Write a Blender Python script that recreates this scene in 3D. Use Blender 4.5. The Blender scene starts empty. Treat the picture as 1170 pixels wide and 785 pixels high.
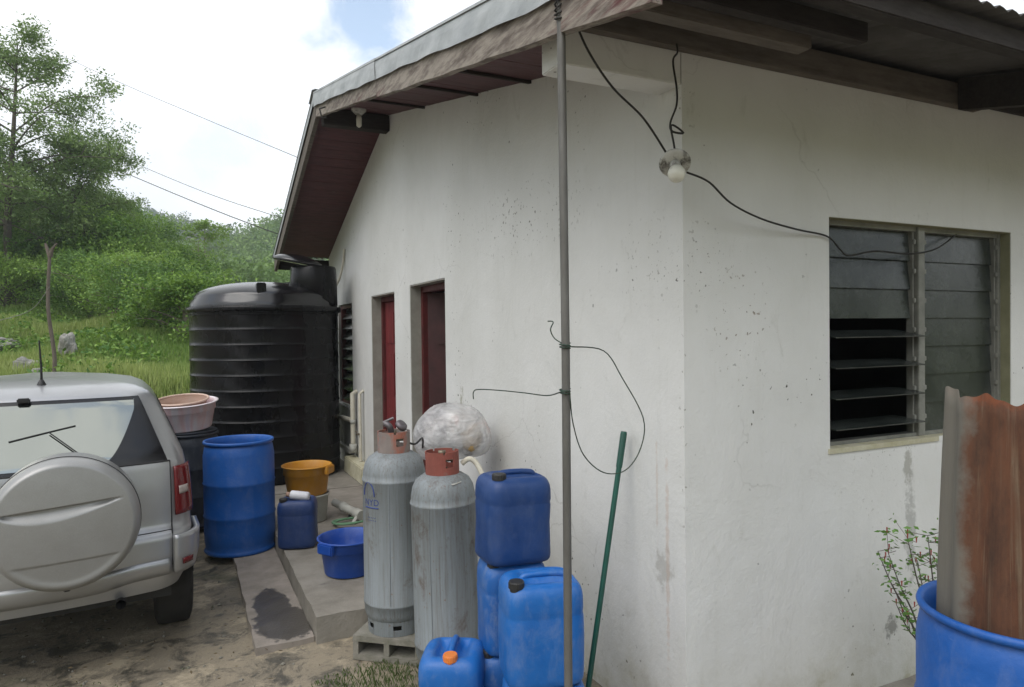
import bpy, bmesh, math, random
import numpy as np
from mathutils import Vector, Matrix
random.seed(7); rng=np.random.default_rng(11)
PI=math.pi; R=math.radians
sc=bpy.context.scene; COL=sc.collection

# ------------------------------------------------------------ camera geometry
CAMP=np.array([-1.903,-2.302,1.8]); FPX=791.
F0=np.array([.4327,.9015,0.]);F0/=np.linalg.norm(F0)
R0=np.array([F0[1],-F0[0],0.]);U0=np.array([0,0,1.])
_p=R(.88);_r=R(.7)
CF=F0*math.cos(_p)-U0*math.sin(_p);U1=U0*math.cos(_p)+F0*math.sin(_p)
CR=R0*math.cos(_r)-U1*math.sin(_r);CU=R0*math.sin(_r)+U1*math.cos(_r)
def W(u,v,z=0.):            # metres right of / in front of the viewpoint -> world
    q=np.array([CAMP[0],CAMP[1],0.])+R0*u+F0*v
    return (q[0],q[1],z)
cd=bpy.data.cameras.new('camera'); cam=bpy.data.objects.new('camera',cd); COL.objects.link(cam)
cam.matrix_world=Matrix(((CR[0],CU[0],-CF[0],CAMP[0]),(CR[1],CU[1],-CF[1],CAMP[1]),(CR[2],CU[2],-CF[2],CAMP[2]),(0,0,0,1)))
cd.sensor_width=36; cd.lens=FPX/1170*36; cd.clip_start=.05; cd.clip_end=4000
sc.camera=cam

# ------------------------------------------------------------ mesh helpers
class B:
    def __init__(s): s.v=[];s.f=[];s.sm=[]
    def add(s,vs,fs,smooth=False):
        n=len(s.v); s.v+= [tuple(map(float,q)) for q in vs]
        s.f+=[tuple(i+n for i in f) for f in fs]; s.sm+=[smooth]*len(fs); return s
    def box(s,x0,x1,y0,y1,z0,z1,M=None):
        vs=[(x,y,z) for z in(z0,z1) for y in(y0,y1) for x in(x0,x1)]
        if M is not None: vs=[tuple(M@Vector(q)) for q in vs]
        return s.add(vs,[(0,2,3,1),(4,5,7,6),(0,1,5,4),(2,6,7,3),(0,4,6,2),(1,3,7,5)])
    def bbox(s,x0,x1,y0,y1,z0,z1,b=.006,M=None):     # bevelled box
        bm=bmesh.new(); bmesh.ops.create_cube(bm,size=1)
        for q in bm.verts: q.co=Vector(((x0+x1)/2+q.co.x*(x1-x0),(y0+y1)/2+q.co.y*(y1-y0),(z0+z1)/2+q.co.z*(z1-z0)))
        bmesh.ops.bevel(bm,geom=bm.edges[:],offset=b,segments=2,affect='EDGES')
        bm.verts.index_update()
        vs=[(M@q.co if M is not None else q.co) for q in bm.verts]
        fs=[tuple(q.index for q in f.verts) for f in bm.faces]; bm.free()
        return s.add(vs,fs)
    def tube(s,pts,r,n=8,cap=True):
        P=[Vector(p) for p in pts]; rr=r if isinstance(r,(list,tuple)) else [r]*len(P)
        up=None; rings=[]
        for i,p in enumerate(P):
            t=(P[min(i+1,len(P)-1)]-P[max(i-1,0)]).normalized()
            if up is None:
                a=Vector((0,0,1)) if abs(t.z)<.9 else Vector((1,0,0)); up=(a-t*a.dot(t)).normalized()
            else: up=(up-t*up.dot(t)).normalized()
            b=t.cross(up); rings.append([p+(up*math.cos(2*PI*k/n)+b*math.sin(2*PI*k/n))*rr[i] for k in range(n)])
        vs=[q for g in rings for q in g]; fs=[]
        for i in range(len(P)-1):
            for k in range(n): fs.append((i*n+k,i*n+(k+1)%n,(i+1)*n+(k+1)%n,(i+1)*n+k))
        s.add(vs,fs,True)
        if cap: s.add(rings[0][::-1],[tuple(range(n))]); s.add(rings[-1],[tuple(range(n))])
        return s
    def lathe(s,prof,c=(0,0,0),n=40,M=None,smooth=True,cap0=True,cap1=True):
        vs=[];fs=[]
        for (r,z) in prof:
            for k in range(n):
                a=2*PI*k/n; q=Vector((c[0]+r*math.cos(a),c[1]+r*math.sin(a),c[2]+z)); vs.append(M@q if M is not None else q)
        for i in range(len(prof)-1):
            for k in range(n): fs.append((i*n+k,i*n+(k+1)%n,(i+1)*n+(k+1)%n,(i+1)*n+k))
        s.add(vs,fs,smooth)
        m=len(s.v)-len(vs)
        if cap0: s.f.append(tuple(m+k for k in range(n))[::-1]); s.sm.append(False)
        if cap1: s.f.append(tuple(m+(len(prof)-1)*n+k for k in range(n))); s.sm.append(False)
        return s
    def grid(s,rows,closed=False,smooth=True):
        m=len(rows[0]); vs=[q for r in rows for q in r]; fs=[]
        for i in range(len(rows)-1):
            for k in range(m if closed else m-1): fs.append((i*m+k,i*m+(k+1)%m,(i+1)*m+(k+1)%m,(i+1)*m+k))
        return s.add(vs,fs,smooth)
def mesh_of(name,b,off=(0,0,0),bevel=0):
    me=bpy.data.meshes.new(name)
    me.from_pydata([(x-off[0],y-off[1],z-off[2]) for x,y,z in b.v],[],b.f)
    me.polygons.foreach_set('use_smooth',b.sm); me.update(); return me
def base_of(o):
    p=o
    x=y=z=0
    while p is not None: x+=p.location.x;y+=p.location.y;z+=p.location.z;p=p.parent
    return (x,y,z)
def obj(name,b,mat,parent=None,world=True,solid=0):
    off=base_of(parent) if (parent is not None and world) else (0,0,0)
    me=mesh_of(name,b,off) if isinstance(b,B) else b
    o=bpy.data.objects.new(name,me); COL.objects.link(o)
    if mat: me.materials.append(mat)
    if parent: o.parent=parent
    if solid:
        m=o.modifiers.new('s','SOLIDIFY'); m.thickness=solid; m.offset=0
    return o
def tag(o,label=None,cat=None,group=None,kind=None):
    if label:o['label']=label
    if cat:o['category']=cat
    if group:o['group']=group
    if kind:o['kind']=kind
    return o
def thing(name,label,cat,loc=(0,0,0),rz=0,group=None):
    o=bpy.data.objects.new(name,None); COL.objects.link(o); o.location=loc; o.rotation_euler=(0,0,rz); o.empty_display_size=.1
    return tag(o,label,cat,group)
def single(name,b,mat,label,cat,loc=(0,0,0),group=None,solid=0):
    me=mesh_of(name,b,loc); o=bpy.data.objects.new(name,me); COL.objects.link(o); me.materials.append(mat); o.location=loc
    if solid: m=o.modifiers.new('s','SOLIDIFY'); m.thickness=solid; m.offset=0
    return tag(o,label,cat,group)
def copy_tree(o,parent=None):
    c=o.copy(); COL.objects.link(c); c.parent=parent
    for ch in [x for x in bpy.data.objects if x.parent==o]: copy_tree(ch,c)
    return c
def smoothpath(pts,n=6):
    P=[np.array(p,float) for p in pts]; out=[]
    for i in range(len(P)-1):
        p0=P[max(i-1,0)];p1=P[i];p2=P[i+1];p3=P[min(i+2,len(P)-1)]
        for k in range(n):
            t=k/n; out.append(.5*((2*p1)+(-p0+p2)*t+(2*p0-5*p1+4*p2-p3)*t*t+(-p0+3*p1-3*p2+p3)*t**3))
    out.append(P[-1]); return [tuple(q) for q in out]

# ------------------------------------------------------------ materials
def newmat(name):
    m=bpy.data.materials.new(name); m.use_nodes=True; nt=m.node_tree; bs=nt.nodes['Principled BSDF']; return m,nt,bs
def setp(bs,**k):
    for a,v in k.items():
        a=a.replace('_',' ')
        if a in bs.inputs: bs.inputs[a].default_value=v
def coord(nt,scale=(1,1,1),kind='Object',rot=(0,0,0)):
    tc=nt.nodes.new('ShaderNodeTexCoord'); mp=nt.nodes.new('ShaderNodeMapping'); mp.inputs['Scale'].default_value=scale; mp.inputs['Rotation'].default_value=rot
    nt.links.new(tc.outputs[kind],mp.inputs[0]); return mp.outputs[0]
def wcoord(nt,scale=(1,1,1)):
    g=nt.nodes.new('ShaderNodeNewGeometry'); mp=nt.nodes.new('ShaderNodeMapping'); mp.inputs['Scale'].default_value=scale
    nt.links.new(g.outputs['Position'],mp.inputs[0]); return mp.outputs[0]
def noise(nt,co,s,d=4,r=.6,dist=0):
    n=nt.nodes.new('ShaderNodeTexNoise'); n.inputs['Scale'].default_value=s; n.inputs['Detail'].default_value=d; n.inputs['Roughness'].default_value=r; n.inputs['Distortion'].default_value=dist
    nt.links.new(co,n.inputs['Vector']); return n.outputs['Fac']
def ramp(nt,fac,stops):
    c=nt.nodes.new('ShaderNodeValToRGB'); e=c.color_ramp.elements
    while len(e)>1:e.remove(e[-1])
    e[0].position=stops[0][0];e[0].color=c4(stops[0][1])
    for p,q in stops[1:]: x=e.new(p); x.color=c4(q)
    nt.links.new(fac,c.inputs[0]); return c.outputs[0]
def c4(q): return (q,q,q,1) if isinstance(q,(int,float)) else (*q,1)
def mix(nt,f,a,b,mode='MIX'):
    m=nt.nodes.new('ShaderNodeMix'); m.data_type='RGBA'; m.blend_type=mode; m.clamp_factor=True
    for i,s in((0,f),(6,a),(7,b)):
        if isinstance(s,(int,float)) and i==0: m.inputs[0].default_value=s
        elif isinstance(s,(int,float,tuple)): m.inputs[i].default_value=c4(s)
        else: nt.links.new(s,m.inputs[i])
    return m.outputs[2]
def mathn(nt,op,a,b=None,c=None,clamp=False):
    m=nt.nodes.new('ShaderNodeMath'); m.operation=op; m.use_clamp=clamp
    for i,s in enumerate((a,b,c)):
        if s is None: continue
        if isinstance(s,(int,float)): m.inputs[i].default_value=s
        else: nt.links.new(s,m.inputs[i])
    return m.outputs[0]
def bump(nt,bs,h,st=.3,dist=.01):
    b=nt.nodes.new('ShaderNodeBump'); b.inputs['Strength'].default_value=st; b.inputs['Distance'].default_value=dist
    nt.links.new(h,b.inputs['Height']); nt.links.new(b.outputs[0],bs.inputs['Normal'])
def dirty(name,c1,c2,scale=6,lo=.35,hi=.7,rough=.6,metal=0,bs_=.1,bd=.004,fine=80,r2=None,stretch=(1,1,1),spec=.5,dcol=None,dlo=.62,dhi=.75,dscale=2):
    m,nt,bs=newmat(name); co=coord(nt,stretch)
    n=noise(nt,co,scale,6,.65); col=mix(nt,ramp(nt,n,[(lo,0.),(hi,1.)]),c1,c2)
    if dcol is not None:
        n2=noise(nt,co,dscale,8,.7,.4); col=mix(nt,ramp(nt,n2,[(dlo,0.),(dhi,1.)]),col,dcol)
    nt.links.new(col,bs.inputs['Base Color'])
    r=ramp(nt,noise(nt,co,scale*2,5),[(.3,rough),(.7,r2 if r2 is not None else min(1,rough+.15))]); nt.links.new(r,bs.inputs['Roughness'])
    setp(bs,Metallic=metal); bs.inputs['Specular IOR Level'].default_value=spec
    bump(nt,bs,mathn(nt,'ADD',noise(nt,co,fine,3),mathn(nt,'MULTIPLY',n,.7)),bs_,bd); return m

def stains(nt,col,L):
    g=nt.nodes.new('ShaderNodeNewGeometry')
    for (c_,s_,amt,colr,sc_,*md) in L:
        mp=nt.nodes.new('ShaderNodeMapping'); nt.links.new(g.outputs['Position'],mp.inputs[0]); mp.inputs['Location'].default_value=tuple(-a/b for a,b in zip(c_,s_)); mp.inputs['Scale'].default_value=tuple(1/b for b in s_)
        ln=nt.nodes.new('ShaderNodeVectorMath'); ln.operation='LENGTH'; nt.links.new(mp.outputs[0],ln.inputs[0])
        if md:
            f=mathn(nt,'MULTIPLY',ramp(nt,mathn(nt,'ADD',noise(nt,g.outputs['Position'],sc_,3,.5),mathn(nt,'MULTIPLY',noise(nt,g.outputs['Position'],9,2,.5),.25)),[(.775,0.),(.80,1.)]),ramp(nt,ln.outputs['Value'],[(.15,amt),(.9,0.)])); col=mix(nt,f,col,colr); continue
        d=mathn(nt,'MULTIPLY_ADD',noise(nt,g.outputs['Position'],sc_,6,.75),1.6,mathn(nt,'MULTIPLY_ADD',ln.outputs['Value'],.6,-.8))
        col=mix(nt,ramp(nt,d,[(.22,amt),(.42,0.)]),col,colr)
    return col
def wall_mat():
    m,nt,bs=newmat('painted_render'); co=wcoord(nt)
    big=noise(nt,co,.9,5,.6); fine=noise(nt,co,45,5,.7)
    col=mix(nt,ramp(nt,big,[(.35,0.),(.7,1.)]),(.70,.70,.68),(.60,.60,.57))
    # vertical faint streaks
    st=noise(nt,wcoord(nt,(9,9,.5)),2.2,6,.65)
    col=mix(nt,ramp(nt,st,[(.55,0.),(.85,.2)]),col,(.45,.44,.39))
    # specks: small mould dots clustered by a low-frequency mask
    sp=noise(nt,co,38,2,.4); cl=noise(nt,co,1.7,3,.6)
    f=mathn(nt,'MULTIPLY',ramp(nt,sp,[(.69,0.),(.71,1.)]),ramp(nt,cl,[(.54,0.),(.64,1.)]))
    col=mix(nt,f,col,(.09,.085,.07))
    # smeary grey stains
    n4=noise(nt,wcoord(nt,(5,5,2.0)),1.6,8,.75,.6)
    col=mix(nt,ramp(nt,n4,[(.60,0.),(.78,.45)]),col,(.34,.335,.29))
    col=stains(nt,col,[((.12,0,2.08),(.17,.2,.28),.95,(.12,.11,.085),48,1),((.32,0,1.85),(.3,.2,.42),.85,(.17,.13,.09),44,1),((1.25,0,1.16),(.38,.2,.10),.75,(.2,.19,.15),40,1),((1.43,0,1.1),(.05,.2,.16),.6,(.25,.24,.2),20),((0,.15,.75),(.1,.10,.14),.4,(.28,.26,.22),14),((0,.12,.8),(.1,.02,.75),.3,(.50,.32,.22),16),((0,.19,1.1),(.1,.012,.35),.25,(.50,.34,.24),16),((1.45,0,.75),(.06,.2,.45),.6,(.30,.30,.28),14),((1.3,0,.3),(.07,.2,.09),.8,(.2,.2,.19),22),((0,2.55,1.2),(.2,.07,.28),.75,(.24,.23,.15),16),((0,1.5,2.5),(.2,1.1,.32),.9,(.12,.11,.09),36,1),((0,.2,2.1),(.2,.3,.3),.6,(.18,.17,.13),50,1),((1.1,0,.95),(.5,.2,.4),.35,(.28,.27,.23),46,1),((0,.0,1.4),(.04,.05,.75),.9,(.16,.14,.10),52,1),((.0,.0,2.72),(.10,.12,.2),.7,(.2,.19,.14),40,1)])
    vz=nt.nodes.new('ShaderNodeTexVoronoi'); vz.feature='DISTANCE_TO_EDGE'; vz.inputs['Scale'].default_value=.9; wc=nt.nodes.new('ShaderNodeVectorMath'); wc.operation='ADD'; wn=nt.nodes.new('ShaderNodeTexNoise'); wn.inputs['Scale'].default_value=4; wn.inputs['Detail'].default_value=8; nt.links.new(co,wn.inputs['Vector']); ws=nt.nodes.new('ShaderNodeVectorMath'); ws.operation='SCALE'; ws.inputs['Scale'].default_value=.22; nt.links.new(wn.outputs['Color'],ws.inputs[0]); nt.links.new(co,wc.inputs[0]); nt.links.new(ws.outputs[0],wc.inputs[1]); nt.links.new(wc.outputs[0],vz.inputs['Vector'])
    ck=mathn(nt,'MULTIPLY',ramp(nt,vz.outputs['Distance'],[(.0015,.32),(.004,0.)]),ramp(nt,noise(nt,co,.8,3,.6),[(.5,0.),(.6,1.)])); col=mix(nt,ck,col,(.25,.24,.21))
    # dirt splash near the ground (height of the wall itself)
    g=nt.nodes.new('ShaderNodeNewGeometry'); sx=nt.nodes.new('ShaderNodeSeparateXYZ'); nt.links.new(g.outputs['Position'],sx.inputs[0])
    z=mathn(nt,'MULTIPLY_ADD',noise(nt,co,4,7,.75),-1.0,mathn(nt,'MULTIPLY_ADD',sx.outputs[2],1.0,.58))
    col=mix(nt,ramp(nt,z,[(0,.85),(.12,.45),(.35,.14),(.7,0.)]),col,(.36,.34,.24))
    nt.links.new(col,bs.inputs['Base Color']); setp(bs,Roughness=.85); bs.inputs['Specular IOR Level'].default_value=.25
    bump(nt,bs,mathn(nt,'ADD',fine,mathn(nt,'MULTIPLY',noise(nt,wcoord(nt,(1,1,.7)),3.2,6,.55,.5),6)),.34,.007); return m
M_wall=wall_mat()
M_wallpatch=dirty('render_crust',(.35,.33,.27),(.2,.19,.15),14)
M_sill=dirty('sill_plaster',(.52,.50,.38),(.36,.33,.2),8,rough=.85)
M_fascia=dirty('weathered_board',(.30,.265,.225),(.13,.105,.09),5,.4,.62,.85,stretch=(7,1.1,7),fine=60,bs_=.4,dcol=(.10,.028,.03),dlo=.56,dhi=.64,dscale=.55)
M_fascia2=dirty('grey_timber',(.14,.12,.10),(.08,.068,.056),6,rough=.85,stretch=(1,5,5),bs_=.3)
M_soffit=dirty('red_brown_boards',(.105,.036,.04),(.07,.03,.033),4,rough=.6,stretch=(1,6,1),dcol=(.16,.13,.11),dlo=.62,dhi=.8)
M_timber=dirty('dark_timber',(.035,.028,.024),(.02,.016,.014),6,rough=.85,bs_=.3,stretch=(1,5,5))
M_flash=dirty('galvanised_flashing',(.42,.44,.44),(.30,.32,.33),3,rough=.45,metal=.35,fine=30,bs_=.3,stretch=(1,1,3))
M_zinc=dirty('roof_zinc',(.09,.085,.08),(.05,.045,.04),3,rough=.6,metal=.2)
M_reveal=dirty('grey_render',(.34,.33,.29),(.24,.23,.2),5,rough=.9)
M_reddoor=dirty('dark_red_paint',(.19,.022,.024),(.12,.015,.018),5,rough=.45,stretch=(3,3,.5))
M_redframe=dirty('dark_red_frame',(.12,.02,.02),(.06,.014,.013),6,rough=.5)
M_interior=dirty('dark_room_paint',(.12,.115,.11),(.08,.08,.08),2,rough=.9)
M_alu=dirty('dull_aluminium',(.28,.28,.25),(.18,.18,.16),9,rough=.5,metal=.3)
M_black=dirty('black_plastic',(.012,.012,.013),(.022,.022,.022),5,rough=.45)
M_rubber=dirty('tyre_rubber',(.018,.017,.016),(.035,.032,.028),9,rough=.85,bs_=.3)
M_wire=dirty('black_cable',(.012,.011,.01),(.03,.027,.022),20,rough=.6)
M_tankdome=dirty('tank_dome_polythene',(.006,.006,.007),(.010,.010,.011),2,rough=.14,r2=.22,fine=12,bs_=.05,spec=.75)
M_tank=dirty('tank_polythene',(.005,.005,.0055),(.009,.009,.0095),2,rough=.2,r2=.34,fine=14,bs_=.05,spec=.22,dcol=(.05,.048,.043),dlo=.64,dhi=.84,dscale=1.8,stretch=(1,1,.45))
def plastic(name,c1,c2,rough=.38,dust=(.35,.37,.38),amt=.3,sc_=5):
    m,nt,bs=newmat(name); co=coord(nt)
    n=noise(nt,co,sc_,6,.65); col=mix(nt,ramp(nt,n,[(.35,0.),(.68,1.)]),c1,c2)
    n2=noise(nt,coord(nt,(1,1,.6)),11,9,.78,.3); col=mix(nt,ramp(nt,n2,[(.48,0.),(.76,min(1,amt*1.5))]),col,dust)
    n3=noise(nt,co,3,3,.6); col=mix(nt,ramp(nt,n3,[(.55,0.),(.8,.45)]),col,tuple(x*.6 for x in c1))
    nt.links.new(col,bs.inputs['Base Color']); nt.links.new(ramp(nt,n2,[(.35,rough),(.7,min(1,rough+.3))]),bs.inputs['Roughness'])
    sc=noise(nt,coord(nt,(1,1,7),rot=(.3,.5,0)),22,5,.7); col=mix(nt,ramp(nt,sc,[(.66,0.),(.76,.3)]),col,dust); nt.links.new(col,bs.inputs['Base Color'])
    bump(nt,bs,mathn(nt,'ADD',noise(nt,co,7,3),mathn(nt,'MULTIPLY',noise(nt,co,60,3),.25)),.3,.012); return m
M_can=plastic('blue_can_plastic',(.006,.085,.31),(.010,.105,.36))
M_can2=plastic('bright_blue_can_plastic',(.006,.105,.38),(.010,.13,.43),rough=.33,amt=.18)
M_candark=plastic('dark_blue_can_plastic',(.006,.036,.14),(.010,.048,.18),amt=.12,dust=(.2,.24,.32))
M_cannavy=plastic('navy_can_plastic',(.007,.028,.11),(.010,.036,.14),amt=.2,dust=(.12,.14,.18))
M_drum=plastic('blue_drum_plastic',(.005,.082,.34),(.009,.10,.39),rough=.4,amt=.12,sc_=3)
M_drumdark=plastic('dark_drum_plastic',(.012,.018,.03),(.02,.025,.035),amt=.1)
M_tubblue=plastic('royal_blue_tub',(.008,.055,.30),(.012,.07,.35),rough=.35,amt=.12)
M_tubyel=plastic('ochre_tub',(.50,.23,.015),(.44,.19,.012),rough=.45,amt=.15)
M_basin=plastic('beige_basin',(.30,.18,.13),(.26,.16,.11),rough=.45,amt=.15)
M_orange=plastic('orange_cap',(.75,.22,.04),(.65,.17,.03),amt=.1)
M_bucket=plastic('white_bucket_plastic',(.45,.45,.41),(.36,.36,.32),amt=.1)
M_pvc=dirty('pvc_cream',(.60,.57,.47),(.45,.42,.34),8,rough=.5)
def tub_trans():
    m,nt,bs=newmat('translucent_pink_white_tub'); co=coord(nt)
    g=nt.nodes.new('ShaderNodeSeparateXYZ'); nt.links.new(co,g.inputs[0])
    n=noise(nt,coord(nt,(2.6,2.6,.2)),3.0,2,.5)
    col=ramp(nt,n,[(.36,(.72,.66,.68)),(.47,(.72,.52,.53)),(.55,(.74,.62,.64)),(.62,(.66,.60,.68)),(.68,(.72,.50,.52))])
    zz=ramp(nt,mathn(nt,'MULTIPLY',g.outputs[2],3.0),[(.72,0.),(.78,1.)]); col=mix(nt,zz,col,(.74,.70,.72))
    nt.links.new(col,bs.inputs['Base Color']); setp(bs,Roughness=.35); return m
M_tubtr=tub_trans()
M_paint,nt,bs=newmat('silver_car_paint'); co=coord(nt)
n=noise(nt,co,420,2,.5); n2=noise(nt,co,2.5,6,.65)
c=mix(nt,ramp(nt,n2,[(.4,0.),(.75,.6)]),(.37,.375,.385),(.29,.29,.29)); nt.links.new(mix(nt,ramp(nt,n,[(.35,0.),(.7,.25)]),c,(.5,.5,.5)),bs.inputs['Base Color'])
setp(bs,Metallic=.6,Roughness=.36); bs.inputs['Coat Weight'].default_value=.5; bs.inputs['Coat Roughness'].default_value=.12
nt.links.new(ramp(nt,n2,[(.35,.3),(.7,.46)]),bs.inputs['Roughness'])
M_spare,nt,bs=newmat('spare_cover_silver'); co=coord(nt); n2=noise(nt,co,5,7,.7); n=noise(nt,co,420,2,.5)
c=mix(nt,ramp(nt,n2,[(.4,0.),(.75,.6)]),(.29,.29,.285),(.22,.215,.20)); nt.links.new(mix(nt,ramp(nt,n,[(.35,0.),(.7,.2)]),c,(.5,.5,.48)),bs.inputs['Base Color'])
setp(bs,Metallic=.4,Roughness=.42); bs.inputs['Coat Weight'].default_value=.3; bs.inputs['Coat Roughness'].default_value=.25
M_carglass,nt,bs=newmat('tinted_car_glass'); setp(bs,Metallic=0.0,Roughness=.07); bs.inputs['Base Color'].default_value=(.02,.025,.025,1)
bs.inputs['Coat Weight'].default_value=0
gl=nt.nodes.new('ShaderNodeBsdfGlossy'); gl.inputs['Roughness'].default_value=.05; gl.inputs['Color'].default_value=(.56,.58,.52,1)
mx=nt.nodes.new('ShaderNodeMixShader'); mx.inputs[0].default_value=.58
out=[q for q in nt.nodes if q.type=='OUTPUT_MATERIAL'][0]
nt.links.new(bs.outputs[0],mx.inputs[1]); nt.links.new(gl.outputs[0],mx.inputs[2]); nt.links.new(mx.outputs[0],out.inputs[0])
M_darkglass=dirty('dark_glass_trim',(.008,.008,.009),(.012,.012,.013),4,rough=.12,bs_=0)
M_lamp,nt,bs=newmat('red_lamp_lens'); bs.inputs['Base Color'].default_value=(.13,.008,.01,1); setp(bs,Roughness=.15)
wv=nt.nodes.new('ShaderNodeTexWave'); wv.inputs['Scale'].default_value=30; wv.bands_direction='Z'; nt.links.new(coord(nt),wv.inputs[0]); bump(nt,bs,wv.outputs['Fac'],.15,.003)
M_lampclear=dirty('clear_lens',(.42,.36,.33),(.34,.28,.26),30,rough=.2)
def cyl_mat(name,c1,c2,rust,lo,hi):
    m,nt,bs=newmat(name); co=coord(nt)
    n=noise(nt,coord(nt,(4,4,.35)),5,8,.7); col=mix(nt,ramp(nt,n,[(.35,0.),(.7,1.)]),c1,c2)
    # scratches: long vertical
    s=noise(nt,coord(nt,(14,14,.25)),7,6,.8); col=mix(nt,ramp(nt,s,[(.50,0.),(.70,.75)]),col,(.10,.08,.06))
    r=noise(nt,coord(nt,(1,1,.55)),9,8,.75,.3); fr=ramp(nt,r,[(lo,0.),(hi,1.)]); col=mix(nt,fr,col,rust)
    r2=noise(nt,co,40,4,.6); col=mix(nt,ramp(nt,r2,[(.66,0.),(.72,.8)]),col,(.16,.07,.03))
    nt.links.new(col,bs.inputs['Base Color']); nt.links.new(ramp(nt,r,[(.4,.5),(.7,.85)]),bs.inputs['Roughness']); setp(bs,Metallic=.1)
    bump(nt,bs,mathn(nt,'ADD',n,noise(nt,co,60,4)),.2,.004); return m
M_gas=cyl_mat('grey_cylinder_paint',(.235,.26,.275),(.18,.20,.205),(.10,.08,.055),.57,.74)
M_gasrust=cyl_mat('rust_stained_cylinder_paint',(.235,.265,.28),(.17,.18,.18),(.10,.065,.045),.54,.72)
M_collar=dirty('faded_red_collar',(.27,.075,.055),(.19,.06,.045),7,rough=.7,dcol=(.2,.16,.14),dlo=.6,dhi=.72,dscale=6)
M_collar2=dirty('grey_red_collar',(.25,.21,.19),(.19,.16,.15),7,rough=.7,dcol=(.33,.12,.08),dlo=.52,dhi=.62,dscale=5)
M_brass=dirty('dull_brass',(.28,.24,.17),(.12,.1,.08),14,rough=.45,metal=.6)
M_ink=dirty('blue_ink',(.03,.05,.2),(.05,.08,.24),30,rough=.7)
M_ink2=dirty('dark_print',(.04,.045,.05),(.08,.08,.08),30,rough=.7)
M_conc=dirty('old_concrete',(.27,.25,.215),(.17,.155,.13),4,rough=.92,bs_=.5,bd=.01,dcol=(.09,.085,.07),dlo=.6,dhi=.72,dscale=3)
M_block=dirty('cinder_block',(.25,.235,.20),(.16,.155,.12),14,rough=.95,bs_=.7,bd=.008,fine=120,dcol=(.09,.1,.05),dlo=.58,dhi=.7,dscale=7)
M_pole=dirty('galvanised_pipe',(.17,.165,.155),(.10,.095,.085),9,rough=.5,metal=.45,stretch=(1,1,.3),dcol=(.12,.06,.035),dlo=.66,dhi=.74,dscale=6)
M_greenpole=dirty('green_handle',(.008,.085,.06),(.012,.06,.045),9,rough=.4)
M_rock=dirty('limestone',(.42,.41,.37),(.22,.215,.19),3,rough=.95,bs_=.8,bd=.05,dcol=(.07,.07,.055),dlo=.52,dhi=.68,dscale=2)
M_bark=dirty('bark',(.13,.11,.09),(.07,.06,.05),12,rough=.95,bs_=.6,stretch=(1,1,.3))
M_barkpale=dirty('pale_bark',(.27,.23,.19),(.17,.14,.11),12,rough=.95,bs_=.6,stretch=(1,1,.3))
M_porc=dirty('dirty_porcelain',(.55,.54,.5),(.3,.29,.25),12,rough=.5,dcol=(.07,.06,.05),dlo=.5,dhi=.62,dscale=18)
M_bulb=dirty('opal_bulb',(.72,.71,.62),(.66,.65,.56),6,rough=.3)
M_rust_sheet=None
def sheet_mat():
    m,nt,bs=newmat('rusty_corrugated_zinc'); co=coord(nt)
    n=noise(nt,co,4,8,.7); col=mix(nt,ramp(nt,n,[(.35,0.),(.7,1.)]),(.22,.165,.105),(.12,.085,.055))
    w=noise(nt,coord(nt,(7,7,.22)),1.6,7,.62,.35); f=ramp(nt,w,[(.36,0.),(.41,.85),(.46,.3),(.50,1.),(.60,.9),(.64,.35),(.70,1.)])
    rc=mix(nt,ramp(nt,noise(nt,coord(nt,(1,1,.3)),16,6,.75),[(.3,0.),(.7,1.)]),(.045,.020,.012),(.14,.055,.026))
    col=mix(nt,f,col,rc)
    sx=nt.nodes.new('ShaderNodeSeparateXYZ'); nt.links.new(co,sx.inputs[0])
    col=mix(nt,ramp(nt,noise(nt,coord(nt,(5,5,1.2)),3,7,.7),[(.5,0.),(.66,.8)]),col,(.11,.045,.022)); ed=mathn(nt,'MULTIPLY_ADD',sx.outputs[2],.55,mathn(nt,'MULTIPLY',noise(nt,co,14,6,.7),.14)); col=mix(nt,ramp(nt,ed,[(.905,0.),(.925,1.)]),col,(.16,.05,.02))
    sy_=mathn(nt,'MULTIPLY_ADD',sx.outputs[1],2.2,mathn(nt,'MULTIPLY_ADD',noise(nt,co,5,5,.7),.35,.2)); col=mix(nt,ramp(nt,sy_,[(.42,0.),(.52,.85)]),col,(.17,.165,.14))
    nt.links.new(col,bs.inputs['Base Color']); nt.links.new(ramp(nt,f,[(0,.5),(1,.92)]),bs.inputs['Roughness']); nt.links.new(ramp(nt,f,[(0,.25),(1,0.)]),bs.inputs['Metallic'])
    bump(nt,bs,noise(nt,co,50,6,.7),.4,.004); return m
def louvre_mat():
    m,nt,bs=newmat('obscure_louvre_glass'); co=coord(nt)
    n=noise(nt,co,160,2,.5); d=noise(nt,coord(nt),3,6,.7)
    nt.links.new(mix(nt,ramp(nt,d,[(.4,0.),(.7,1.)]),(.035,.042,.038),(.095,.105,.095)),bs.inputs['Base Color'])
    setp(bs,Roughness=.16,IOR=1.5); bs.inputs['Transmission Weight'].default_value=.3; bs.inputs['Specular IOR Level'].default_value=.35
    bump(nt,bs,n,.5,.002); return m
M_louvre=louvre_mat()
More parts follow.
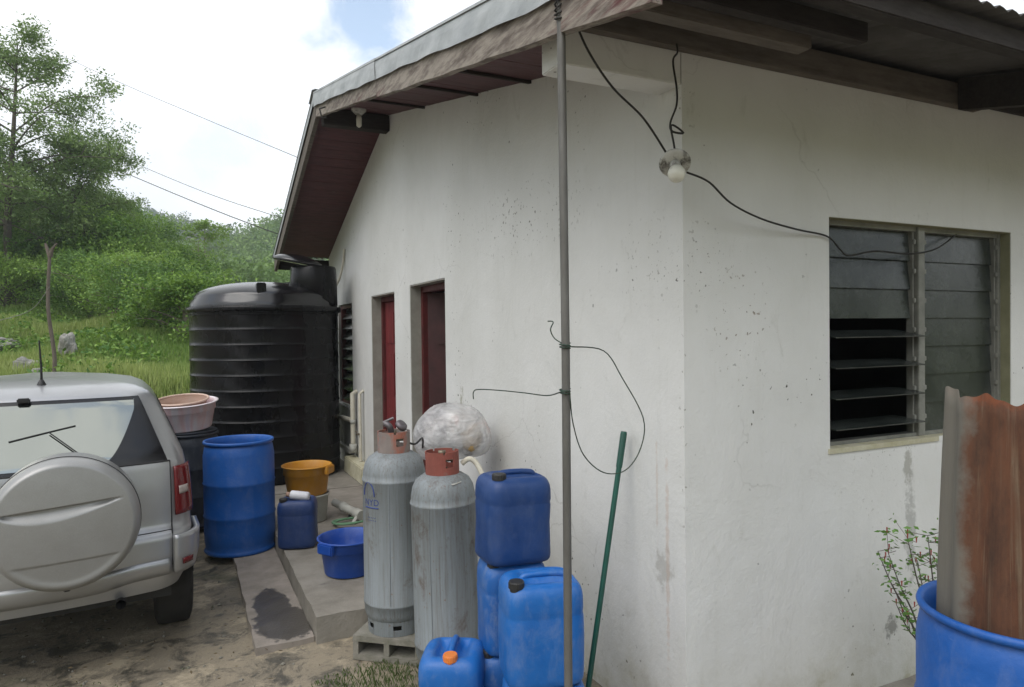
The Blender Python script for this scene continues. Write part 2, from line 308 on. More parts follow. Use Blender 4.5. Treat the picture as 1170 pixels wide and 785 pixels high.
def leaf_mat(name,c1,c2,rough=.5,tr=.35):
    m,nt,bs=newmat(name); at=nt.nodes.new('ShaderNodeAttribute'); at.attribute_name='tint'
    col=mix(nt,at.outputs['Fac'],c1,c2); nt.links.new(col,bs.inputs['Base Color']); setp(bs,Roughness=rough); bs.inputs['Specular IOR Level'].default_value=.35
    t=nt.nodes.new('ShaderNodeBsdfTranslucent'); nt.links.new(mix(nt,.5,col,(.16,.24,.03)),t.inputs[0])
    mx=nt.nodes.new('ShaderNodeMixShader'); mx.inputs[0].default_value=tr; out=[q for q in nt.nodes if q.type=='OUTPUT_MATERIAL'][0]
    nt.links.new(bs.outputs[0],mx.inputs[1]); nt.links.new(t.outputs[0],mx.inputs[2]); nt.links.new(mx.outputs[0],out.inputs[0]); return m
L_tall=leaf_mat('leaf_grey_green',(.085,.16,.05),(.28,.38,.14))
L_mid=leaf_mat('leaf_fresh',(.045,.135,.022),(.27,.42,.08))
L_dark=leaf_mat('leaf_deep',(.025,.08,.016),(.15,.28,.06))  # dark end lowered to put shade contrast into the leaf colour
L_bright=leaf_mat('leaf_yellow_green',(.15,.28,.045),(.28,.41,.09))
L_hill=leaf_mat('leaf_hill',(.045,.12,.025),(.25,.38,.09),tr=.3)
L_ridge=leaf_mat('leaf_ridge',(.03,.075,.03),(.12,.19,.08),tr=.2)
L_grass=leaf_mat('grass_blades',(.13,.25,.045),(.42,.48,.17),.6,.4)
L_weed=leaf_mat('weed_leaves',(.045,.08,.02),(.11,.15,.05),.6,.3)
L_shrub=leaf_mat('shrub_leaves',(.08,.20,.04),(.18,.34,.09),.5,.3)

# ------------------------------------------------------------ terrain
def sstep(a,b,x): 
    t=np.clip((x-a)/(b-a),0,1); return t*t*(3-2*t)
HV=[0,8.3,10.5,14,20,27,40,60,100,3000];HH=[0,0,.95,1.5,2.3,3.05,4.0,4.6,5,5]
def terr(u,v):
    u=np.asarray(u,float);v=np.asarray(v,float)
    X=CAMP[0]+R0[0]*u+F0[0]*v; Y=CAMP[1]+R0[1]*u+F0[1]*v
    h=np.interp(v,HV,HH); m=np.maximum(sstep(-3.4,-5.2,X)*sstep(3.5,8,Y),sstep(8.2,10.,Y)); h=h*m
    ed=sstep(.3,1.2,h); h=h+ed*(.12*np.sin(u*1.3+v*.4)+.1*np.sin(v*1.1-u*.6)+.05*np.sin(3.1*u)*np.sin(2.7*v))
    far=sstep(60,110,v)
    h=h+far*(29*np.exp(-((u+10)/34)**2/2-((v-160)/32)**2/2)+47*np.exp(-((u+185)/78)**2/2-((v-280)/60)**2/2)+42*np.exp(-((u-150)/110)**2/2-((v-300)/80)**2/2))
    rr=np.hypot(u,v); back=sstep(18,60,rr)*sstep(8,-20,v)+sstep(30,80,u)*sstep(-10,20,-np.abs(v-10)+40)*.6  # unseen ridge behind and to the right, added to cut low sky light
    h=h+15*np.clip(back,0,1)*(1+.15*np.sin(np.arctan2(u,v)*7))
    h=h+far*1.5*np.sin(u*.05+v*.03)*np.sin(v*.06)
    dip=np.exp(-(((X+2.9)/1.5)**4)-(((Y-3.6)/2.6)**4)); h=h-.07*dip
    return h
b=B()
ths=np.concatenate([np.linspace(-PI,-1.0,26),np.linspace(-.98,1.0,100),np.linspace(1.08,PI-.08,22)])
rs=np.concatenate([np.linspace(.3,14,60),np.geomspace(14.3,500,110),[800,1500,3000]])
rows=[]
for r_ in rs:
    uu=r_*np.sin(ths);vv=r_*np.cos(ths);hh=terr(uu,vv); rows.append([W(a,c,d) for a,c,d in zip(uu,vv,hh)])
b.grid(rows,closed=True); b.add([rows[0][k] for k in range(len(ths))][::-1],[tuple(range(len(ths)))],True)
b.f=[f[::-1] for f in b.f]
def ground_mat():
    m,nt,bs=newmat('yard_and_soil'); co=wcoord(nt)
    big=noise(nt,co,1.1,7,.7,.3); mid=noise(nt,co,4.5,8,.75,.5); fine=noise(nt,co,55,5,.7)
    col=mix(nt,ramp(nt,big,[(.38,0.),(.62,1.)]),(.29,.245,.175),(.185,.16,.12))
    col=mix(nt,ramp(nt,mid,[(.5,0.),(.60,.85)]),col,(.045,.043,.035))
    col=mix(nt,ramp(nt,noise(nt,wcoord(nt,(1,1.2,1)),2.9,9,.74,.25),[(.53,0.),(.62,.85)]),col,(.43,.365,.26))
    col=mix(nt,ramp(nt,fine,[(.55,0.),(.75,.6)]),col,(.07,.06,.045))
    col=mix(nt,ramp(nt,noise(nt,wcoord(nt,(1,1,1)),.75,6,.7,.2),[(.56,0.),(.66,.7)]),col,(.05,.065,.03))
    g=nt.nodes.new('ShaderNodeSeparateXYZ'); nt.links.new(wcoord(nt),g.inputs[0])
    soil=ramp(nt,mathn(nt,'ADD',g.outputs[2],mathn(nt,'MULTIPLY',mid,.25)),[(.2,0.),(.32,1.)])
    sc_=mix(nt,ramp(nt,noise(nt,co,.8,6,.7),[(.35,0.),(.65,1.)]),(.09,.13,.035),(.16,.17,.07))
    col=mix(nt,soil,col,sc_)
    nt.links.new(col,bs.inputs['Base Color']); nt.links.new(ramp(nt,mid,[(.42,.95),(.62,.55)]),bs.inputs['Roughness'])
    bump(nt,bs,mathn(nt,'ADD',mathn(nt,'MULTIPLY',mid,1.2),fine),.4,.012); return m
g=obj('ground',b,ground_mat()); g['kind']='structure'

# yard strip and step slabs
def strip_mat():
    m,nt,bs=newmat('wet_strip_concrete'); co=wcoord(nt)
    col=mix(nt,ramp(nt,noise(nt,co,6,7,.7),[(.35,0.),(.65,1.)]),(.31,.27,.235),(.22,.195,.165))
    g=nt.nodes.new('ShaderNodeNewGeometry')
    def blob(cx_,cy_,sx_,sy_):
        mp=nt.nodes.new('ShaderNodeMapping'); nt.links.new(g.outputs['Position'],mp.inputs[0]); mp.inputs['Location'].default_value=(-cx_/sx_,-cy_/sy_,0); mp.inputs['Scale'].default_value=(1/sx_,1/sy_,0)
        ln=nt.nodes.new('ShaderNodeVectorMath'); ln.operation='LENGTH'; nt.links.new(mp.outputs[0],ln.inputs[0]); return ln.outputs['Value']
    d=mathn(nt,'MINIMUM',blob(-1.335,2.17,.2,.27),blob(-1.385,2.5,.12,.33))
    d=mathn(nt,'ADD',d,mathn(nt,'MULTIPLY',noise(nt,co,14,8,.72),1.05))
    wet=ramp(nt,mathn(nt,'MULTIPLY',d,.45),[(.64,1.),(.685,0.)])
    col=mix(nt,wet,col,(.07,.062,.052)); nt.links.new(col,bs.inputs['Base Color'])
    nt.links.new(ramp(nt,wet,[(0,.9),(1,.3)]),bs.inputs['Roughness']); bump(nt,bs,noise(nt,co,60,5),.4,.006); return m
def rough_slab(x0,x1,y0,y1,z0,z1,nx,ny,j=.008):
    b=B(); xs=np.linspace(x0,x1,nx);ys=np.linspace(y0,y1,ny)
    top=[[(x+(random.uniform(-j,j) if 0<k<nx-1 or k in(0,) else 0),y+random.uniform(-j,j),z1+random.uniform(-j,j)*.5) for k,x in enumerate(xs)] for y in ys]
    b.grid(top,smooth=False)
    ring=[q for q in top[0]]+[r[-1] for r in top[1:]]+[q for q in top[-1][::-1][1:]]+[r[0] for r in top[::-1][1:-1]]
    low=[(x,y,z0) for x,y,z in ring]; b.grid([low,ring],closed=True,smooth=False); return b
o=obj('paving_strip',rough_slab(-1.54,-1.215,1.88,3.9,-.1,.018,5,20,.006),strip_mat()); o['kind']='structure'
o=obj('step_slab',rough_slab(-1.21,.0,1.83,5.2,-.1,.15,10,30,.007),M_conc); o['kind']='structure'
o=obj('tank_plinth',rough_slab(-1.95,.0,5.21,7.6,-.1,.155,10,14,.006),M_conc); o['kind']='structure'
o=obj('wall_apron',rough_slab(-.16,5.,-.13,-.0,-.1,.014,60,3,.006),M_conc); o['kind']='structure'

# ------------------------------------------------------------ house
HX,HY=6.5,7.55
zr=lambda Y: 3.10+.22*Y if Y<=4.47 else 4.083-.355*(Y-4.47)
house=thing('concrete_house','white rendered house with a low gable roof, red doors and louvre window','house',(0,0,0))
T=.2
def holes_wall(fn,us,zs,holes,topf,ulen,tk,ends=True):
    """fn(u,depth,z)->xyz ; us, zs cut lists; holes=(u0,u1,z0,z1)"""
    b=B(); us=sorted(set([0,ulen]+[h[0] for h in holes]+[h[1] for h in holes]+us)); zs=sorted(set([-.15]+[h[2] for h in holes]+[h[3] for h in holes]+zs))
    ztop=zs[-1]
    inh=lambda u,z: any(h[0]<u<h[1] and h[2]<z<h[3] for h in holes)
    for d in(0,tk):
        for i in range(len(us)-1):
            for j in range(len(zs)-1):
                if inh((us[i]+us[i+1])/2,(zs[j]+zs[j+1])/2): continue
                q=[fn(us[i],d,zs[j]),fn(us[i+1],d,zs[j]),fn(us[i+1],d,zs[j+1]),fn(us[i],d,zs[j+1])]
                b.add(q if d==0 else q[::-1],[(0,1,2,3)])
            q=[fn(us[i],d,ztop),fn(us[i+1],d,ztop),fn(us[i+1],d,topf(us[i+1])),fn(us[i],d,topf(us[i]))]
            b.add(q if d==0 else q[::-1],[(0,1,2,3)])
    for h in holes:
        u0,u1,z0,z1=h
        for a,c in(((u0,z0),(u1,z0)),((u1,z0),(u1,z1)),((u1,z1),(u0,z1)),((u0,z1),(u0,z0))):
            b.add([fn(a[0],0,a[1]),fn(c[0],0,c[1]),fn(c[0],tk,c[1]),fn(a[0],tk,a[1])],[(0,1,2,3)])
    return b
D1=(4.31,5.22,.15,2.22);D2=(2.88,3.81,.15,2.245);W3=(6.17,6.95,.92,2.19);W1=(.868,2.324,1.23,2.33)
bg=holes_wall(lambda u,d,z:(d,u,z),[4.47,1,2],[1,2.5],[D1,D2,W3],lambda u:zr(u)-.07,HY,T)
obj('gable_wall',bg,M_wall,house)
bf=holes_wall(lambda u,d,z:(u,d,z),[4,5],[.6,2.5],[W1],lambda u:3.05,HX,T)
bf2=B(); bf2.v=bf.v; bf2.f=[f[::-1] for f in bf.f]; bf2.sm=bf.sm
obj('front_wall',bf2,M_wall,house)
b=B(); b.box(T,HX,HY-T,HY,-.15,2.9); obj('back_wall',b,M_wall,house)
b=B(); b.box(HX-T,HX,T,HY-T,-.15,2.9)
b.add([(HX,0,2.9),(HX,HY,2.9),(HX,HY,zr(HY)-.07),(HX,4.47,4.0),(HX,0,3.03)],[(0,1,2,3,4)]); obj('side_wall',b,M_wall,house)
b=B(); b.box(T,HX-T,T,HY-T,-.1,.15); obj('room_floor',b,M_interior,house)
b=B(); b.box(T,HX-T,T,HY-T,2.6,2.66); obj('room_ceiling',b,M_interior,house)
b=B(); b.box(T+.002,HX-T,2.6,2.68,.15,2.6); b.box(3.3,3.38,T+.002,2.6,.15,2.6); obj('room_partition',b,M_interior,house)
# beam stub at the corner
b=B(); b.bbox(-.58,-.001,.002,.15,2.825,3.07,.004); obj('corner_beam',b,M_wall,house)
# reveal linings (grey)
for (y0,y1,z0,z1) in (D1,D2):
    b=B(); e=.003
    b.box(.004,T-.004,y1-.012,y1-e,z0,z1-e); b.box(.004,T-.004,y0+e,y0+.012,z0,z1-e); b.box(.004,T-.004,y0+.012,y1-.012,z1-.012,z1-e)
    obj('door_reveal',b,M_reveal,house)
def door(D,x0,openang,mat,leafmat):
    y0,y1,z0,z1=D; y0+=.013;y1-=.013;z1-=.013
    fr=B(); fr.bbox(x0,x0+.09,y1-.055,y1,z0,z1,.004); fr.bbox(x0,x0+.09,y0,y0+.055,z0,z1,.004); fr.bbox(x0,x0+.09,y0+.055,y1-.055,z1-.055,z1,.004)
    f=obj('door_frame',fr,mat,house)
    lf=B(); w=y1-y0-.12; c=Vector((x0+.05,y1-.06,0)); Mx=Matrix.Translation(c)@Matrix.Rotation(openang,4,'Z')
    lf.box(-.018,.018,-w,0,z0+.01,z1-.06,Mx)
    for (za,zb) in((z0+.12,z0+.85),(z0+1.0,z0+1.45),(z0+1.55,z1-.17)):
        for (ya,yb) in((-w+.09,-w/2-.04),(-w/2+.04,-.09)):
            lf.bbox(-.027,-.018,ya,yb,za,zb,.004,Mx)
    l=obj('door',lf,leafmat,house)
    h=B(); q=[Mx@Vector(p) for p in((-.018,-w+.05,z0+1.),(-.06,-w+.05,z0+1.),(-.065,-w+.14,z0+1.))]; h.tube(q,.01); obj('handle',h,M_brass,l)
door(D1,.105,0,M_redframe,M_reddoor)
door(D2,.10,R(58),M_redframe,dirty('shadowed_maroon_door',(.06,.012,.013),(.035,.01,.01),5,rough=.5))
# small far louvre window
y0,y1,z0,z1=W3
fr=B(); 
for a in((y0,y0+.05,z0,z1),(y1-.05,y1,z0,z1),(y0+.05,y1-.05,z1-.05,z1),(y0+.05,y1-.05,z0,z0+.04)): fr.box(.03,.09,*a[:2],a[2],a[3])
f3=obj('window',fr,M_redframe,house)
pl=B()
for k in range(9):
    zz=z0+.1+k*.13; Mx=Matrix.Translation((.07,0,zz))@Matrix.Rotation(R(35),4,'Y'); pl.box(-.003,.003,y0+.05,y1-.05,-.07,.07,Mx)
obj('louvre_pane',pl,M_louvre,f3)
# main louvre window
x0,x1,z0,z1=W1
fr=B(); yy=.055
fr.bbox(x0+.0,x0+.03,yy,yy+.06,z0,z1,.003); fr.bbox(x1-.03,x1,yy,yy+.06,z0,z1,.003)
fr.box(x0+.03,x1-.03,yy+.002,yy+.058,z1-.025,z1-.002); fr.box(x0+.03,x1-.03,yy+.002,yy+.058,z0+.002,z0+.02)
fr.bbox(1.585,1.64,yy-.01,yy+.06,z0+.003,z1-.003,.003)
win=obj('window',fr,M_alu,house)
for xx in(x0+.034,1.565,1.648,x1-.046):
    b=B(); b.bbox(xx,xx+.012,yy+.008,yy+.045,z0+.02,z1-.025,.002)
    for k in range(7): b.bbox(xx-.004,xx+.014,yy-.004,yy+.012,z0+.09+k*.153,z0+.115+k*.153,.003)
    obj('louvre_track',b,M_alu,win)
def pane(xa,xb,zc,ang,h=.165):
    b=B(); Mx=Matrix.Translation((0,yy+.03,zc))@Matrix.Rotation(ang,4,'X'); b.bbox(xa,xb,-.003,.003,-h/2,h/2,.0015,Mx)
    obj('louvre_pane',b,M_louvre,win)
n=7; st=(z1-z0-.045)/n
for k in range(n): pane(1.663,x1-.048,z0+.022+st*(k+.5),R(-4.5),.158)
for k in range(n):
    zc=z0+.022+st*(k+.5)
    if k>=4: pane(x0+.048,1.563,zc,R(-4.5+(k==5)*-2),.158)
    else: pane(x0+.048,1.58,zc-.005,R(-84+k*2))
b=B(); b.box(x0-.012,1.67,-.008,.054,z0-.022,z0+.002); b.box(1.67,x1,.004,.054,z0-.015,z0+.002); obj('window_sill',b,M_sill,win)
b=B(); b.box(x0+.001,x0+.003,.004,.054,z0,z1);b.box(x1-.003,x1-.001,.004,.054,z0,z1);b.box(x0,x1,.004,.054,z1-.003,z1-.001)
obj('window_reveal',b,dirty('olive_reveal',(.26,.255,.16),(.19,.185,.11),6,rough=.9),win)
# pale basin faintly seen in the dark room
# roof sheets
def roof_sheet(ya,yb,x0=-.72,x1=7.0):
    b=B(); xs=np.arange(x0,x1,.0254); rows=[]
    for Y in (ya,yb):
        rows.append([(x,Y,zr(Y)+.02+.009*math.cos(2*PI*x/.0762*1.0)) for x in xs])
    b.grid(rows); return b
rf=obj('roof',roof_sheet(-.82,4.47),M_zinc,house,solid=.002)
r2=obj('roof',roof_sheet(4.47,7.85),M_zinc,house,solid=.002)
b=B(); b.add([(-.73,4.3,zr(4.3)+.04),(7,4.3,zr(4.3)+.04),(7,4.47,4.13),(-.73,4.47,4.13),(7,4.66,zr(4.66)+.04),(-.73,4.66,zr(4.66)+.04)],[(0,1,2,3),(3,2,4,5)]); obj('ridge_cap',b,M_flash,rf,solid=.003)
# soffit under the gable overhang: boards
for (ya,yb) in ((.02,4.44),(4.5,7.55)):
    b=B(); n=int((yb-ya)/.15); 
    for k in range(n):
        a=ya+(yb-ya)*k/n; c=ya+(yb-ya)*(k+1)/n-.004; dz=random.uniform(-.0015,.0015)
        b.add([(-.66,a,zr(a)-.105+dz),(-.001,a,zr(a)-.105+dz),(-.001,c,zr(c)-.105+dz),(-.66,c,zr(c)-.105+dz),
               (-.66,a,zr(a)-.09),(-.001,a,zr(a)-.09),(-.001,c,zr(c)-.09),(-.66,c,zr(c)-.09)],[(0,1,2,3),(4,7,6,5),(0,4,5,1),(2,6,7,3),(0,3,7,4),(1,5,6,2)])
    obj('soffit',b,M_soffit,house)
for Y in(1.35,2.15,3.3):
    b=B(); b.add([(-.65,Y,zr(Y)-.125),(-.65,Y+.035,zr(Y+.035)-.125),(-.002,Y+.035,zr(Y+.035)-.125),(-.002,Y,zr(Y)-.125),(-.65,Y,zr(Y)-.106),(-.65,Y+.035,zr(Y+.035)-.106),(-.002,Y+.035,zr(Y+.035)-.106),(-.002,Y,zr(Y)-.106)],[(0,1,2,3),(4,7,6,5),(0,4,5,1),(2,6,7,3),(0,3,7,4),(1,5,6,2)]); obj('soffit_batten',b,M_timber,house)
# ridge beam end
b=B(); b.bbox(-.64,-.003,4.38,4.5,3.80,3.955,.006); obj('ridge_beam',b,M_timber,house)
# gable fascia boards
def fascia(pts,xa,xb,top,bot,jag=0):
    b=B(); rowsA=[];rowsB=[]
    for Y in pts:
        j1=random.uniform(-jag,jag)
        rowsA.append([(xa,Y,zr(Y)-top),(xb,Y,zr(Y)-top),(xb,Y,zr(Y)-bot+j1),(xa,Y,zr(Y)-bot+j1)])
    b.grid(rowsA,closed=True,smooth=False); b.add(rowsA[0],[(0,1,2,3)]); b.add(rowsA[-1],[(3,2,1,0)]); return b
obj('fascia_board',fascia(np.linspace(-.72,2.23,22),-.700,-.661,.045,.222,.004),M_fascia,house)
obj('fascia_board',fascia(np.linspace(2.245,4.46,16),-.698,-.661,.05,.205,.003),M_fascia,house)
obj('fascia_board',fascia(np.linspace(4.475,7.8,12),-.699,-.661,.045,.21,.003),M_fascia2,house)
def wav(Y): return .108+.004*math.sin(Y*3.1)+.003*math.sin(Y*9.7+1)
def flashing(ya,yb,x):
    b=B(); rows=[]
    for Y in np.linspace(ya,yb,int((yb-ya)/.08)):
        rows.append([(x+.07,Y,zr(Y)+.035),(x,Y,zr(Y)+.03),(x-.004,Y,zr(Y)-.03),(x+.002-.010*abs(math.sin(Y*7)),Y,zr(Y)-wav(Y))])
    b.grid(rows,smooth=False); return b
for ya,yb,x in((-.8,2.24,-.712),(2.2,4.47,-.716)): obj('edge_flashing',flashing(ya,yb,x),M_flash,house,solid=.0015)
fl=B(); rows=[[(-.64,Y,zr(Y)+.035),(-.714,Y,zr(Y)+.03),(-.714,Y,zr(Y)-.06)] for Y in np.linspace(4.47,7.85,30)]; fl.grid(rows,smooth=False); obj('edge_flashing',fl,M_flash,house,solid=.0015)
# eave timbers on the front side
def sbox(x0,x1,ya,yb,top,bot):
    b=B(); b.add([(x,Y,zr(Y)-t) for t in(bot,top) for Y in(ya,yb) for x in(x0,x1)],[(0,2,3,1),(4,5,7,6),(0,1,5,4),(2,6,7,3),(0,4,6,2),(1,3,7,5)]); return b
b=B(); b.bbox(-.655,1.97,-.055,-.003,2.955,3.07,.004); obj('wall_plate',b,M_fascia2,house)
b=B(); b.bbox(1.98,7.0,-.035,-.003,2.99,3.07,.004); obj('wall_plate',b,M_timber,house)
b=B(); b.bbox(-.655,.30,-.40,-.33,2.875,2.925,.004); obj('purlin',b,M_fascia2,house)
b=B(); b.bbox(-.655,.50,-.49,-.44,2.90,2.975,.004); obj('purlin',b,M_timber,house)
b=B(); b.bbox(-.655,7.0,-.76,-.70,2.845,2.925,.004); obj('purlin',b,M_timber,house)
for x in(1.75,2.9,4.1,5.3,6.4): obj('rafter',sbox(x,x+.06,-.70,-.06,.0,.16),M_timber,house)
# rendered patches on the wall foot / stains
# far side flap under eaves: eave board
b=B(); b.bbox(-.66,7.0,7.80,7.83,2.72,2.87,.004); obj('eave_board',b,M_timber,house)

# fittings on the gable wall
t=thing('wall_plumbing','cream plastic supply pipes with taps on the gable wall beside the black tank','pipe',(-.05,5.6,.5))
b=B(); b.tube([(-.06,5.95,.45),(-.06,5.95,1.1),(-.005,5.95,1.13)],.028); obj('pipe',b,M_pvc,t)
b=B(); b.tube([(-.05,5.62,.35),(-.05,5.62,1.12),(-.004,5.62,1.16)],.018); obj('pipe',b,M_pvc,t)
b=B(); b.tube([(-.06,5.95,.78),(-.09,6.2,.78),(-.1,6.42,.77)],.03); obj('branch_pipe',b,M_pvc,t)
for rr_,hh_,zz_ in((.034,.05,.74),(.045,.1,.4)):
    b=B(); b.lathe([(rr_,0),(rr_,hh_)],(-.06,5.95,zz_),16); obj('coupling',b,M_bucket,t)
b=B(); b.tube([(-.05,5.62,.66),(-.1,5.6,.66)],.012); b.tube([(-.1,5.56,.69),(-.1,5.64,.69)],.008); obj('tap',b,M_brass,t)
t=thing('meter_panel','grey service panel propped below the far louvre window beside the tank','panel',(-.03,6.45,.3))
b=B(); b.bbox(-.04,-.004,6.12,6.95,.42,.90,.004); obj('panel',b,dirty('grey_panel',(.24,.24,.23),(.17,.17,.165),5),t)
b=B(); b.bbox(-.075,-.041,6.1,6.97,.36,.42,.004); b.tube([(-.06,6.5,.44),(-.06,6.52,.8)],.012); obj('rail',b,M_bucket,t)
b=B(); b.bbox(-.14,-.003,5.2,6.1,.153,.34,.01); single('concrete_ledge',b,M_sill,'cream painted low concrete ledge at the wall foot under the pipes','ledge',(-.07,5.6,.15))
b=B(); b.tube(smoothpath([(-.02,6.47,2.88),(-.03,6.5,2.7),(-.07,6.56,2.5),(-.15,6.62,2.34)]),.016); single('loose_conduit',b,M_pvc,'short cream plastic conduit stub bending out high on the gable wall','pipe',(-.02,6.5,2.34))

# soffit lamp at the ridge
t=thing('eave_lamp','white ceiling lamp holder under the peak of the gable overhang','lamp',(-.36,4.15,3.89))
zc=zr(4.15)-.105
b=B(); b.lathe([(.07,0),(.07,-.02),(.045,-.045),(.03,-.06)],(-.36,4.15,zc),20); obj('lamp_base',b,M_porc,t)
b=B(); b.lathe([(.02,-.06),(.026,-.1),(.024,-.16),(.01,-.175)],(-.36,4.15,zc),14); obj('bulb',b,M_bulb,t)
b=B(); b.tube([(-.68,3.98,zr(3.98)-.14),(-.75,3.98,zr(3.98)-.17),(-.73,3.98,zr(3.98)-.25),(-.69,3.97,zr(3.97)-.24)],.008); single('iron_hook',b,M_wire,'small dark iron hook on the gable board left of the peak lamp','hook',(-.69,3.98,zr(3.98)-.2))

# ------------------------------------------------------------ hanging bulb and cable
def PX(x,y,t): 
    d=CF+CR*(x-585)/FPX-CU*(y-392.5)/FPX; return tuple(CAMP+d*t)
t=thing('hanging_bulb_holder','dirty round porcelain lamp holder with opal bulb hanging at the house corner','lamp',PX(772,188,2.72))
c=Vector(PX(771,186,2.72)); Mx=Matrix.Translation(c)@Matrix.Rotation(R(-48),4,Vector(CR))@Matrix.Rotation(R(6),4,Vector(CF))
b=B(); b.lathe([(.0005,.012),(.03,.012),(.058,.006),(.062,-.004),(.055,-.012),(.03,-.014),(.0005,-.014)],(0,0,0),28,Mx,cap0=False,cap1=False); obj('mounting_plate',b,M_porc,t)
b=B(); b.lathe([(.022,-.012),(.021,-.04),(.016,-.045)],(0,0,0),18,Mx); obj('lamp_socket',b,M_porc,t)
b=B(); b.lathe([(.014,-.042),(.017,-.05),(.03,-.068),(.034,-.085),(.030,-.104),(.018,-.116),(.001,-.12)],(0,0,0),24,Mx); obj('bulb',b,M_bulb,t)
b=B(); b.tube(smoothpath([PX(773,50,2.72),PX(774,60,2.72),PX(769,70,2.72),PX(773,100,2.72),PX(773,120,2.72),PX(766,140,2.72),PX(768,150,2.72),PX(781,152,2.71),PX(767,143,2.71),PX(770,165,2.72),PX(772,178,2.72)]),.0042,6)
obj('wire_hanger',b,M_wire,t)
b=B(); b.tube(smoothpath([PX(652,2,2.42),PX(656,20,2.42),PX(672,58,2.45),PX(700,100,2.5),PX(735,135,2.6),PX(762,176,2.7)]),.0045,6)
single('supply_cable',b,M_wire,'black cable from the pole top slanting down to the hanging bulb','cable',PX(700,100,2.5))
b=B(); b.tube(smoothpath([PX(785,197,2.71),PX(810,208,2.76),PX(835,232,2.85),PX(870,250,2.98),PX(910,262,3.12),PX(945,270,3.24),PX(960,285,3.27),PX(970,292,3.29),PX(1000,287,3.4),PX(1040,290,3.52),PX(1070,284,3.62),PX(1095,266,3.8)]),.0045,6)
single('window_cable',b,M_wire,'black cable sagging from the bulb across the top of the louvre window','cable',PX(870,250,2.98))
# pole
t=thing('steel_pole','tall thin grey pipe standing in front of the house corner','pole',(-.73,-.25,0))
PT=Vector(PX(641,22,2.40)); PB=Vector(PX(649.5,790,2.42)); PB2=PB+(PB-PT)*.18; PB2.z=-.02
b=B(); b.tube([PB2,PB,PT.lerp(PB,.5)+Vector((.004,0,0)),PT,PT+(PT-PB)*.14],.0148,12); obj('pipe',b,M_pole,t)
b=B()
P0=np.array(PX(641,18,2.40))
pts=[]
for k in range(40):
    a=k*.9; pts.append(P0+np.array((math.cos(a)*.022,math.sin(a)*.022,k*.0028-.02+.01*math.sin(k))))
b.tube([tuple(q) for q in pts],.0035,5); b.tube(smoothpath([tuple(P0+(0,0,.08)),tuple(P0+(.03,-.05,.1)),tuple(P0+(.06,-.02,.04)),tuple(P0+(.03,0.02,-.02))]),.0035,5)
b.tube(smoothpath([tuple(P0+(0,-.02,.0)),tuple(P0+(.07,-.01,-.0)),tuple(P0+(.10,.0,.01))]),.006,6)
obj('tie_wire',b,M_wire,t)
b=B(); b.tube(smoothpath([PX(626,367,2.6),PX(632,368,2.58),PX(629,377,2.58),PX(634,387,2.56),PX(646,394,2.385),PX(651,396,2.385),PX(690,401,2.62),PX(711,432,2.68),PX(735,478,2.75),PX(732,512,2.75),PX(715,537,2.7),PX(690,540,2.66),PX(667,520,2.6),PX(655,485,2.45),PX(651,448,2.385)]),.0023,6)
b.tube(smoothpath([PX(650,447,2.385),PX(641,448,2.385),PX(625,452,2.6),PX(600,449,2.68),PX(570,446,2.75),PX(547,445,2.8),PX(541,448,2.8),PX(541,456,2.8)]),.0023,6)
for y in(395,447):
    b.tube([tuple(np.array(PX(645.5,y+dy,2.41))+.0185*(CR*math.cos(a)+np.array((CF[0],CF[1],0))*math.sin(a))) for a,dy in zip(np.linspace(0,4*PI,28),np.linspace(-3,3,28))],.0025,5)
obj('loop_wire',b,dirty('greenish_wire',(.02,.05,.035),(.04,.05,.03),20),t)
# green handle
t=thing('broom_handle','dark green broom handle leaning against the wall right of the pole','handle',(-.32,.33,0))
A=Vector(PX(667,822,3.06)); Bt=Vector(PX(713,493,3.22))
b=B(); b.tube([A,A.lerp(Bt,.88)],.0125,12); obj('stick',b,M_greenpole,t)
b=B(); b.tube([A.lerp(Bt,.87),A.lerp(Bt,.99),Bt],[.0145,.0155,.013],12); obj('grip',b,M_greenpole,t)

# ------------------------------------------------------------ black water tank
tx,ty=-.965,6.48
t=thing('water_tank','large black ribbed water tank with domed top beside the house wall','water tank',(tx,ty,.155))
RR=.845
prof=[(RR-.03,0),(RR,.02)]
z=.05
while z<1.86:
    prof+=[(RR-.006,z),(RR-.006,z+.125),(RR-.004,z+.129),(RR+.001,z+.134),(RR+.001,z+.140),(RR-.005,z+.146)]; z+=.17
prof+=[(RR,1.88),(RR,1.925)]
b=B(); b.lathe(prof,(tx,ty,.155),96); obj('tank_body',b,M_tank,t)
b=B(); b.lathe([(RR+.0,1.915),(RR+.03,1.925),(RR+.035,1.95),(RR+.03,1.98),(RR-.01,1.985)],(tx,ty,.155),96,cap0=False,cap1=False); obj('rim',b,M_tank,t)
dp=[(RR-.008,1.98),(RR-.012,2.03),(RR-.05,2.08)]+[( (RR-.05)*math.cos(a),2.08+.205*math.sin(a)) for a in np.linspace(.08,PI/2-.02,16)]
b=B(); b.lathe(dp,(tx,ty,.155),96,cap0=False); obj('dome',b,M_tankdome,t)
cx_,cy_=tx+.02,ty-.74; v=Vector((-.24,-.8)) 
Mx=Matrix.Translation((tx-.12,ty-.70,.155+2.10)); b=B(); b.bbox(-.05,.05,-.07,.06,-.03,.13,.01,Mx); obj('lifting_lug',b,M_tank,t)
b=B(); nx,ny=tx+.52,ty-.28
b.lathe([(.275,2.0),(.27,2.3),(.262,2.44),(.25,2.46)],(nx,ny,.155),40); obj('filler_neck',b,M_tank,t)
Mx=Matrix.Translation((nx-.18,ny+.02,.155+2.52))@Matrix.Rotation(R(9),4,'Y')@Matrix.Rotation(R(6),4,'X')
